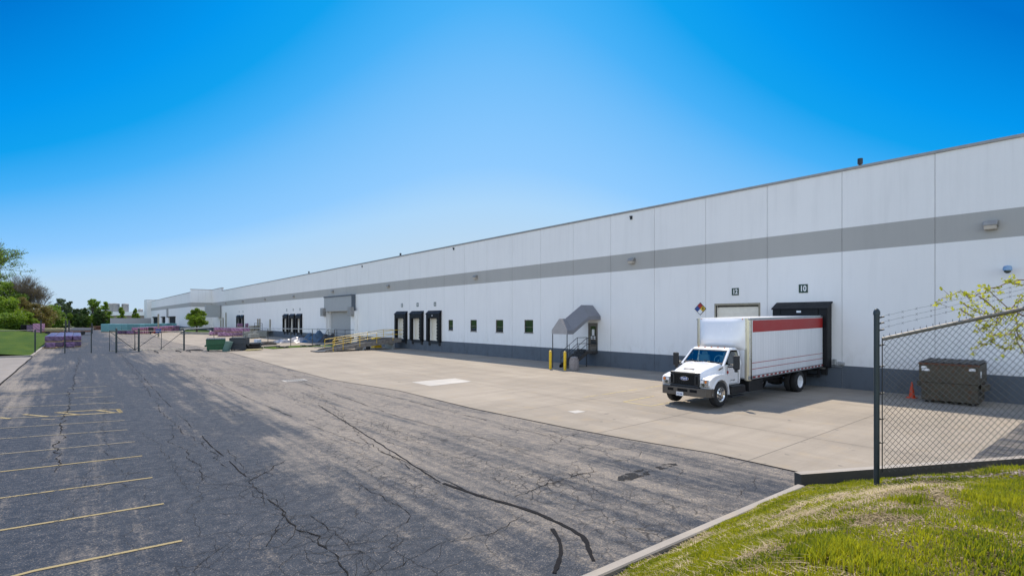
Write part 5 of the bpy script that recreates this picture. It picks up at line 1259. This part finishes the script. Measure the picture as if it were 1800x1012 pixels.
# ------------------------------------------------------------------ green and slate dumpsters, leaning pallets, junk by the gate
a = G(362,617.5); b = G(396,617.2)
dumpster((a.x,a.y,0),(b.x,b.y,0),1.5,1.35,M['greendump'],'green dumpster with ribbed black lids right of the yard gate')
a = G(403,616.5); b = G(433,615.8)
d2,P,L_ = dumpster((a.x,a.y,0),(b.x,b.y,0),1.5,1.45,M['darkdump'],'dark slate dumpster with a push bar on top, right of the green one')
mb = MB(); mb.tube([P(0.1,.9,1.45),P(.1,.9,1.85),P(1.5,.9,1.85),P(1.5,.9,1.45)], .04, 6); mb.build('push_bar', M['darkmetal'], d2)
def pallet(p, rz, lab, group, tilt=0, mat='woodgrey', n=1, name='pallet', roll=0):
    r = thing(name, lab, 'pallet', p, group)
    mb = MB(); Mx = Matrix.Translation(p) @ Matrix.Rotation(rz,4,'Z') @ Matrix.Rotation(tilt,4,'Y') @ Matrix.Rotation(roll,4,'X')
    def bb(mb, x0,x1,y0,y1,z0,z1): mb.hexa([Mx @ Vector(v) for v in [(x0,y0,z0),(x1,y0,z0),(x1,y1,z0),(x0,y1,z0),(x0,y0,z1),(x1,y0,z1),(x1,y1,z1),(x0,y1,z1)]])
    for k in range(n):
        z = k*.14; deck = MB(); blk = MB()
        for i in range(6): bb(deck,-.6,.6,-.5+i*.18,-.5+i*.18+.12,z+.11,z+.13)
        for i in range(3): bb(deck,-.6,.6,-.5+i*.44,-.5+i*.44+.12,z,z+.02)
        for i in range(3): bb(blk,-.6+i*.55,-.6+i*.55+.1,-.5,.5,z+.02,z+.11)
        if k == 0: dk = deck; bk = blk
        else: dk.v, o1 = dk.v+deck.v, len(dk.v); dk.f += [tuple(i+o1 for i in f) for f in deck.f]; dk.m += deck.m; o2 = len(bk.v); bk.v += blk.v; bk.f += [tuple(i+o2 for i in f) for f in blk.f]; bk.m += blk.m
    dk.build('deck_boards', M[mat], r); bk.build('stringers', M[mat], r); return r
p = G(399.5,617.3); r = thing('leaning_board', 'pale green boards leaning between the two dumpsters', 'board', p)
for k in range(3): mb = MB(); mb.obox(p+Vector((.15*k-.1,.1*k,.55)), (.5,.06,1.2), rz=.1*k, roll=.25, tilt=.25); mb.build('board', paint('pale_green_board',(.12,.22,.2),.6), r)
# heap of rolled sheets and rails by the gate (stacked flat materials)
def slabpile(px, py, n, sx_, sy_, mat, lab, cat, name, rz0=0, th=.06, jit=.25):
    p = G(px,py); r = thing(name, lab, cat, p)
    z = p.z
    for k in range(n):
        mb = MB(); mb.obox((p.x+random.uniform(-jit,jit),p.y+random.uniform(-jit,jit),z+th/2), (sx_*random.uniform(.7,1),sy_*random.uniform(.7,1),th), rz=rz0+random.uniform(-.3,.3), tilt=random.uniform(-.04,.04)); z += th+.01
        mb.build('sheet', M[mat], r)
    return r
slabpile(445,614,8,2.0,1.6,'darkmetal','heap of dark flattened sheets right of the slate dumpster','scrap heap','scrap_heap',.3,.09)
slabpile(443,616,3,1.6,1.0,'paleyellow','low pallet with a pale yellow edge under the dark sheets','pallet','scrap_pallet',.2,.05)
p = G(453,611); mb = MB(); mb.obox((p.x,p.y,p.z+.55),(.62,.6,1.0),rz=.4); tag(mb.build('white_drum_box', paint('pale_blue_white',(.5,.56,.66),.5), bevel=.05), 'pale blue-white square container standing in the scrap by the fence', 'container')
slabpile(468,606,6,2.6,1.2,'woodgrey','grey timber scraps stacked behind the pale container','timber pile','timber_pile',.1,.07)
slabpile(480,609.5,2,2.6,.5,'darkmetal','dark flat rails lying on the concrete behind the fence','rail pile','rail_pile',.05,.06)
# tarp heaps
def heap(px, py, w_, d_, h, mat, lab, cat, name, seed=1, seg=22, Zoff=0):
    rn2 = random.Random(seed); p = G(px,py); mb = MB(); vs = []; ph = [rn2.uniform(0,6) for _ in range(6)]
    for j in range(seg+1):
        for i in range(seg+1):
            u = -1+2*i/seg; v = -1+2*j/seg; rr = max(abs(u),abs(v)); 
            z = h*max(0,1-(rr**3))*(.55+.3*math.sin(u*5+ph[0]+v*2)+.25*math.sin(v*7+ph[1]-u*3)+.12*math.sin(u*13+ph[2])*math.cos(v*11+ph[3]))
            vs.append((p.x+u*w_/2*(1+.06*math.sin(v*9+ph[4])), p.y+v*d_/2*(1+.06*math.sin(u*8+ph[5])), p.z+.015+max(0,z)))
    mb.add(vs, [(j*(seg+1)+i,j*(seg+1)+i+1,(j+1)*(seg+1)+i+1,(j+1)*(seg+1)+i) for j in range(seg) for i in range(seg)])
    return tag(mb.build(name, mat, smooth=True, fixn=False), lab, cat)
M['sheetgrey'] = paint('grey_sheet', (.3,.3,.32), .3, .2, var=.3, scale=1.5); M['sheetdark'] = paint('dark_sheet', (.05,.05,.055), .35, var=.4, scale=1.5); M['sheetblue'] = paint('blue_grey_tarp', (.06,.11,.18), .3, var=.3, scale=1.2)
heap(515,601.5,5,3.0,.75,M['sheetgrey'],'crumpled pale grey sheeting heaped behind the fence below the three far docks','sheeting','crumpled_sheeting',2)
heap(533,600,4.5,2.6,.95,M['sheetdark'],'dark crumpled sheeting heaped behind the pale sheeting','sheeting','crumpled_sheeting',4)
heap(497,601,3,2,.35,M['sheetgrey'],'low scatter of pale sheeting at the left of the heap','sheeting','crumpled_sheeting',6)
heap(566,600.5,6.5,3.4,1.5,M['sheetblue'],'blue-grey tarpaulin draped over goods left of the loading ramp','tarpaulin','tarpaulin',9)
heap(583,601,4,2.4,1.2,M['sheetdark'],'black covered pile in the shade beside the loading ramp','covered pile','covered_pile',12)
# grass islands with broken kerbs behind the fence
sheet('grass_strip', [tuple(G(*q).xy) for q in ((455,611),(500,608.5),(527,607),(560,607.5),(590,606),(592,609.5),(540,610),(515,611),(480,613.5))], M['lawn'], .03)
for k, (x0,x1,yy,lab) in enumerate([(487,506,612.2,'broken dark grating pieces lying on the edge of the grass strip'),(528,562,609.5,'longer row of broken dark grating on the grass strip')]):
    a = G(x0,yy); b = G(x1,yy-1); r = thing('metal_grating', lab, 'grating', a)
    n = 9 if k else 5
    for i in range(n):
        c = a.lerp(b,(i+.5)/n); mb = MB(); mb.obox((c.x,c.y,c.z+.12+random.uniform(0,.06)),((b-a).length/n*.85,.5,.14),rz=random.uniform(-.4,.1)-.6,tilt=random.uniform(-.15,.15)); mb.build('slat', M['darkmetal' if i%3 else 'woodgrey'], r)
mb = MB(); a = G(560,610); b = G(590,611); mb.obox(((a+b)/2)+Vector((0,0,.06)),(3.0,.4,.1),rz=-.6); tag(mb.build('concrete_slab', M['kerb'], bevel=.02), 'pale concrete slab lying at the foot of the loading ramp', 'slab')
# scattered black strips on the asphalt by the gate
for k, (x0,y0,x1,y1,lab) in enumerate([(271,617.5,278,620.5,'short black bar lying on the asphalt below the swing gate'),(309,617,318,619,'black strap lying left of the right gate post'),(327,616.5,335,618.5,'bent black bar just right of the right gate post'),(333,615.5,353,616.5,'tangle of black straps between the gate post and the green dumpster')]):
    a = G(x0,y0); b = G(x1,y1); mb = MB(); n = 1 if k < 3 else 7
    for i in range(n):
        o = Vector((random.uniform(-.4,.4),random.uniform(-.4,.4),0)) if n > 1 else Vector((0,0,0)); m_ = (a+b)/2+Vector((0,random.uniform(-.1,.1),.12)); mb.tube([a+o+Vector((0,0,.05)),m_+o,b+o*.5+Vector((0,0,.05))], .05, 5)
    tag(mb.build('black_strap', M['rubber']), lab, 'strap')
# ------------------------------------------------------------------ wrapped goods
ORD = ['first','second','third','fourth','fifth','sixth','seventh','eighth','ninth','tenth','eleventh','twelfth','thirteenth','fourteenth','fifteenth','sixteenth','seventeenth','eighteenth','nineteenth','twentieth','twenty-first','twenty-second']
def unit(w_, d_, h, mat, name='wrapped_pallet', bev=.06):
    r = thing(name, '', 'wrapped goods', (0,0,0))
    mb = MB(); mb.box(-w_/2,w_/2,-d_/2,d_/2,.12,h); mb.build('goods', mat, r, bevel=bev, seg=2)
    mb = MB()
    for y in (-d_/2,-.06,d_/2-.1): mb.box(-w_/2,w_/2,y,y+.1,0,.1)
    mb.box(-w_/2,w_/2,-d_/2,d_/2,.09,.115)
    mb.build('pallet', M['woodtan'], r); return r
def place(proto, spots, labf, group):
    for i, (x,y,z,rz) in enumerate(spots):
        o = proto if i == 0 else copy_tree(proto); o.location = (x,y,z); o.rotation_euler.z = rz; o['label'] = labf(i); o['group'] = group
def jit(a): return random.uniform(-a,a)
o0 = G(78,611.8); s1 = []; L1 = []
u_w, u_d, u_h = .78, 1.2, .66
rows = []
for r_ in range(16):
    for c in range(4):
        if r_ < 1 and c >= 2: continue
        if r_ > 13 and c in (0,3): continue
        x = o0.x+.4+c*.8+jit(.03); y = o0.y+.9+(r_)*1.42+jit(.08)+(1.0 if c >= 2 else 0)
        if r_ <= 2: s1.append((x,y,g(x),jit(.04))); L1.append(f'purple pallet, lower layer by the lawn, {ORD[r_]} row back, {ORD[c]} from left')
        s1.append((x,y,g(x)+.66,jit(.05))); L1.append(f'purple pallet, upper layer by the lawn, {ORD[r_]} row back, {ORD[c]} from left')
s1.insert(0,(o0.x+.55,o0.y-.35,g(0),.03)); L1.insert(0,'single low purple pallet at the front left corner of the stack by the lawn'); L1.append('single low purple pallet in front of the right half of the stack by the lawn'); s1.append((o0.x+2.2,o0.y+1.0,g(2),.02))
place(unit(u_w,u_d,u_h,M['purple']), s1, lambda i: L1[i], 'purple wrapped pallets by the lawn')
for k,(px,py,lab) in enumerate([(88.5,612.2,'pale empty pallet lying at the front left foot of the purple stack'),(121.5,611,'thin dark pallet lying at the front of the purple stack')]):
    pallet(G(px,py), .02, lab, None, mat='woodtan' if k == 0 else 'woodgrey', name='flat_pallet')
s2 = []
def rowpx(x0,y0,x1,y1,n,high,sp=None):
    a = G(x0,y0); b = G(x1,y1)
    for i in range(n):
        p = a.lerp(b,(i+.5)/n)
        hh = high if isinstance(high,int) else high[i%len(high)]
        for k in range(hh): s2.append((p.x+jit(.05),p.y+jit(.08),p.z+k*.82,jit(.06)))
rowpx(369,589.3,377,589.2,1,1); rowpx(377,589,401,588.2,4,2); rowpx(385,591.6,400,591.3,2,1); rowpx(399,591.3,437,590.5,5,2); rowpx(394,589.6,434,588.6,5,2); rowpx(410,588,440,587,4,[2,3])
place(unit(1.0,1.0,.82,M['mauve']), s2, lambda i: 'mauve pink shrink-wrapped bale in the stack behind the dumpsters' if i else 'single low mauve bale at the left end of the stack behind the dumpsters', 'mauve wrapped bales behind the dumpsters')
s3 = []; a = Vector((10.2,152,0)); b = Vector((22.3,181,0)); n = 22
for i in range(n):
    p = a.lerp(b,(i+.5)/n)
    for k in range(2): s3.append((p.x,p.y,g(p.x)+k*.78,jit(.05)-.35))
place(unit(1.25,1.1,.78,M['pink']), s3, lambda i: f'pink wrapped pallet in the {["bottom","top"][i%2]} layer of the long row, {ORD[i//2]} from the left', 'pink wrapped pallets in the long row')
s3 = [(9.2,149.5,g(9),.0),(8.3,151.0,g(8),.1),(7.6,152,g(8),.1)]
place(unit(1.2,1.2,.8,M['purple']), s3, lambda i: ['low dark purple pallet nearest the left end of the pink row','low dark purple pallet second from the pink row end','low dark purple pallet farthest left beyond the pink row'][i], 'dark pallets at the end of the pink row')
s4 = []; a = Vector((5.4,176,0)); b = Vector((22.9,194,0)); n = 12
for i in range(n): p = a.lerp(b,(i+.5)/n); s4.append((p.x,p.y,g(p.x),.8+jit(.05)))
place(unit(2.05,2.2,2.15,M['teal'],'wrapped_stack',.1), s4, lambda i: f'tall teal wrapped stack in the row before the yard wall, {ORD[i]} from the left' if i else 'teal wrapped stack at the left end of the row, its dark side in view', 'teal wrapped stacks')
# grey and tan crates by the mauve stack
for px,py,w_,h,mt,lab in [(436,592.5,1.5,1.0,'greybox','grey crate left of the tan crates beside the mauve bales'),(446,594.5,1.6,.75,'greybox','low grey crate in front of its neighbours beside the mauve bales'),(449,589,2.2,1.9,'tan','tall tan crate at the right end of the mauve bales'),(457,593,2.0,1.1,'greybox','greenish grey crate right of the tall tan crate')]:
    p = G(px,py); mb = MB(); mb.obox((p.x,p.y,p.z+h/2+.1),(w_,1.3,h),rz=.1); r = thing('wooden_crate', lab, 'crate', p); mb.build('box', M[mt], r, bevel=.03)
    mb = MB()
    for y in (-.5,.4): mb.obox((p.x,p.y+y,p.z+.05),(w_*.95,.12,.1),rz=.1)
    mb.build('skid', M['woodtan'], r)
heap(464,589.5,3,2,1.0,M['navy'],'dark blue tarp thrown over goods right of the crates','tarp','blue_tarp',31)
# far platform rail on the wall
p0 = Wp(463,577,27.5)
r = thing('dock_stair', 'small dark dock stair with pipe railing left of the three far docks', 'stairs', (28.5,p0.y,0))
for z in (1.7,2.15,2.6): q = MB(); q.tube([(28,118,z),(28,112,z)], .04, 5); q.build('rail', M['darkmetal'], r)
for y in (118,115,112): q = MB(); q.tube([(28,y,0),(28,y,2.6)], .04, 5); q.build('post', M['darkmetal'], r)
q = MB(); q.box(28,29.9,112,118,1.0,1.14); q.build('platform', M['concrete_old'], r)
r = thing('dock_stair', 'dark railed stair and landing in front of the grey drive-in portal', 'stairs', (27.5,72,0)); 
for z in (.95,1.45,2.0): q = MB(); q.tube([(28.3,77.2,z),(28.3,71,z),(29.8,71,z)], .03, 5); q.build('rail', M['darkmetal'], r)
for y in (77.2,74,71): q = MB(); q.tube([(28.3,y,0),(28.3,y,2.0)], .035, 5); q.build('post', M['darkmetal'], r)
q = MB(); q.tube([(28.3,79.5,.9),(28.3,77.2,2.0)], .03, 5); q.tube([(28.3,82,2.0),(28.3,77.2,2.0)], .03, 5); q.tube([(28.3,82,0),(28.3,82,2.0)], .035, 5); q.build('rail', M['darkmetal'], r)
q = MB(); q.box(28.2,29.9,71,77.2,.8,.95); q.build('landing', M['darkmetal'], r)
# ------------------------------------------------------------------ kerbed island, guard wall, round tree
ta = G(318,585.5); tb = G(368,587.5)
isl = [tuple(G(*q).xy) for q in ((318,586.5),(369,588),(371,584),(360,580),(330,580.5))]
sheet('planted_island', isl, M['lawn'], .35)
kerb('island_kerb', isl+[isl[0]], wd=.3, h=.55)
a = G(317,584); b = G(368,580.5)
mb = MB(); n_ = 8
r = thing('guard_rail', 'long grey guard rail on posts along the kerbed island below the round tree', 'guard rail', a)
q = MB(); q.obox((a+b)/2+Vector((0,0,.95)), ((b-a).length,.08,.32), rz=math.atan2(b.y-a.y,b.x-a.x)); q.build('beam', M['galv'], r, bevel=.02)
for i in range(n_): c = a.lerp(b,(i+.3)/n_); q = MB(); q.box(c.x-.08,c.x+.08,c.y-.08,c.y+.08,c.z,c.z+.95); q.build('post', M['woodgrey'], r)
tp = D(346,578,128); tp.z = .6
blobtree('round_maple_tree', 'round bright green young tree in front of the raised corner block', 'tree', (tp.x,tp.y,.5), 5.9, 5.7, 'leaf_bright', n=14000, leaf=.13, seed=14, z0=.27, conic=.25, nb=70, rs=.115, bark='bark')
# blue sign and yellow pole at the gate
p = G(319,586); 
b = G(278.5,592); r = thing('striped_pole', 'tan pole with a blue sign box standing behind the gate', 'pole', b)
mb = MB(); mb.tube([b,b+Vector((0,0,4.6))], .16, 8); mb.build('pole', M['tan'], r); mb = MB(); mb.obox(b+Vector((0,0,1.2)),(.95,.5,.8)); mb.build('sign_box', M['blue'], r, bevel=.04)
# small machine near the pink row
b = G(267,586.5); r = thing('pallet_truck', 'dark box with a red forked cart in front of the pink row', 'cart', b); mb = MB(); mb.obox(b+Vector((-.2,0,1.0)),(1.0,.9,1.2)); mb.build('box', M['black'], r, bevel=.05); mb = MB(); mb.obox(b+Vector((.5,0,.35)),(.9,.7,.5),tilt=.3); mb.build('cart', M['redlens'], r)
for s in (-.3,.6): mb = MB(); mb.lathe([(0,-.06),(.18,-.06),(.18,.06),(0,.06)], b+Vector((s,-.3,.18)),'y',12); mb.build('wheel', M['rubber'], r)
# flat trailer with stakes beyond the purple stack
b = D(118,576,110); b.z = g(0)
r = thing('flatbed_trailer', 'flat trailer with upright stakes beyond the purple pallets', 'trailer', b)
mb = MB(); mb.box(b.x-4,b.x+4,b.y-1.2,b.y+1.2,.75,1.0); mb.build('bed', M['rust'], r)
for x in (-4,-.2,.3,4): mb = MB(); mb.box(b.x+x-.12,b.x+x+.12,b.y-1.3,b.y-1.1,.4,3.2 if x < 3.9 else 2.6); mb.build('stake', M['darkmetal'], r)
mb = MB(); mb.box(b.x-3.5,b.x-.6,b.y-.8,b.y+.8,1.0,1.6); mb.build('load', M['paleyellow'], r, bevel=.1)
for x in (-3,2.5): mb = MB(); mb.lathe([(0,-.15),(.42,-.15),(.42,.15),(0,.15)], (b.x+x,b.y-1.1,g(0)+.42),'y',16); mb.build('wheel', M['rubber'], r)
b = D(176,577,165); b.z = g(3)
slabpile(176,579.5,5,4.5,3,'rust','rusty brown scrap left of the teal stacks','scrap heap','scrap_heap',.2,.22,.8)
for k,(px,w_,mt,lab) in enumerate([(50.5,2.4,'interior','dark crate beside the bushes at the lawn edge'),(61,2.4,'purple','dark purple crate second from the bushes'),(68.5,1.8,'pink','pale pink topped crate on the lawn edge')]):
    b = D(px,581,112); z = lawn_h(b.x,b.y); mb = MB(); mb.box(b.x-w_/2,b.x+w_/2,b.y-1,b.y+1,z,z+1.4+.4*(k==2)); tag(mb.build('stacked_crate', M[mt], bevel=.05), lab, 'crate')
# ------------------------------------------------------------------ far background
mb = MB(); mb.box(9.8,23.2,262,262.5,-.3,3.75); tag(mb.build('yard_wall', M['portalgrey']), 'plain grey yard wall beyond the teal stacks', 'wall')
fb = thing('distant_building', 'low tan building with a pale flat roof edge and rooftop tanks beyond the yard', 'building', (30,430,0))
mb = MB(); mb.box(15,90,430,470,-.5,5.6); mb.build('wall', M['tanwall'], fb); mb = MB(); mb.box(14.6,90.4,429.6,470.4,5.6,8.0); mb.build('roof', M['white'], fb)
for (px,w_,h) in ((194.5,5,5.5),(202,5.2,5.6),(221,4,5.5),(250,3,2)):
    q = D(px,550,350); mb = MB(); mb.lathe([(w_/2,8.0),(w_/2,8+h-.3),(w_*.3,8+h),(0,8+h+.1)], (q.x,436,0), 'z', 20); mb.build('roof_tank', M['cap'], fb, smooth=True, auto=40)
sheet('far_verge', [(-9,262),(24,262),(24,268),(-9,268)], M['lawn'], .1, splits=())
hed = []
for i in range(10):
    x = -8.6+i*2.05; blobtree('hedge_shrub', ('dark' if i%2 else 'shaded')+f' evergreen hedge shrub beyond the yard, {["first","second","third","fourth","fifth","sixth","seventh","eighth","ninth","tenth"][i]} from the left', 'shrub', (x,266+jit(.8),0), 3.6, 5.4+jit(.6)+(1.2 if i in (8,) else 0), 'leaf_dark' if i%3 else 'leaf_mid', n=2600, leaf=.3, seed=40+i, group='evergreen hedge beyond the yard', z0=.02)
fars = [(162,12.6,7.5,'leaf_mid','tall loose green tree rising from the middle of the hedge',280,0),(148,8.2,4.5,'leaf_dark','narrow dark tree left of the tall loose tree in the hedge',276,.3),(185,10.8,6.5,'leaf_bright','pale green tree with a pointed top at the right end of the hedge',282,.5),
 (175,7.8,5,'leaf_dark','dark round tree between the tall and the pale green trees',275,.2),(213,8.8,5.5,'leaf_bright','pale green conical tree behind the yard wall, left one',290,.8),(238,8.5,5,'leaf_bright','pale green conical tree behind the yard wall, right one',290,.9),
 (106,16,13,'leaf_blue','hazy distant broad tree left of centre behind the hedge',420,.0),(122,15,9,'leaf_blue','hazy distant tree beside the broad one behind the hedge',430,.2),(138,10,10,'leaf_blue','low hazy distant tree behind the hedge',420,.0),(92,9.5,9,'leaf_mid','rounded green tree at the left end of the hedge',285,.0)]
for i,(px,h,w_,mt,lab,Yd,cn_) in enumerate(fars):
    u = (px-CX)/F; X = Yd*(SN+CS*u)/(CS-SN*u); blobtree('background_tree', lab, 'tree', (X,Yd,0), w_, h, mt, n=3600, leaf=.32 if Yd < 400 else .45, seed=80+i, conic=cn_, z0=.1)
# left group
def LP(px, Z): q = D(px,560,Z); return (q.x,q.y,lawn_h(q.x,q.y))
blobtree('bright_bush', 'bright green rounded bush at the lawn edge by the crates', 'bush', LP(38,118), 6.5, 4.0, 'leaf_bright', n=9000, leaf=.17, seed=201, z0=.02)
blobtree('bright_bush', 'low green bush at the far left edge of the lawn', 'bush', LP(12,116), 8, 3.2, 'leaf_mid', n=9000, leaf=.17, seed=202, z0=.02)
blobtree('bright_bush', 'taller bright green bush behind the low one at far left', 'bush', LP(8,124), 9, 7.2, 'leaf_bright', n=11000, leaf=.19, seed=203, z0=.02)
blobtree('olive_tree', 'olive-brown leafed small tree left of the hedge', 'tree', LP(62,128), 8, 6.4, 'leaf_olive', n=12000, leaf=.15, seed=204, z0=.03)
blobtree('olive_tree', 'taller olive-brown tree behind the bright bush', 'tree', LP(36,134), 7, 7.8, 'leaf_olive', n=12000, leaf=.16, seed=205, z0=.08)
blobtree('bright_bush', 'yellow-green bush between the olive tree and the hedge', 'bush', LP(78,138), 4.5, 4.0, 'leaf_bright', n=6000, leaf=.17, seed=206, z0=.02)
blobtree('leafy_tree', 'mid-green tree at the far left behind the bushes', 'tree', LP(2,142), 12, 12.0, 'leaf_mid', n=15000, leaf=.2, seed=207, z0=.1)
blobtree('leafy_tree', 'mid-green shrubby tree just left of the hedge behind the olive tree', 'tree', LP(84,170), 9, 6.5, 'leaf_mid', n=8000, leaf=.22, seed=208, z0=.05)
tree('bare_tree', 'nearly leafless grey-brown tree rising behind the olive trees', 'tree', LP(74,150), 15.5, 'leaf_olive', 'barkpale', levels=4, per=1, leaf=.07, cl=.4, seed=11, kids=4, spread=.42, up=.3, sx=1.0, rmin=.022)
tree('spreading_tree', 'tall spreading tree whose branches reach in from the left edge', 'tree', LP(-72,104), 18.8, 'leaf_mid', 'bark', levels=4, per=5, leaf=.13, cl=.28, seed=21, kids=3, spread=.55, up=.15, sx=1.25, rmin=.03)
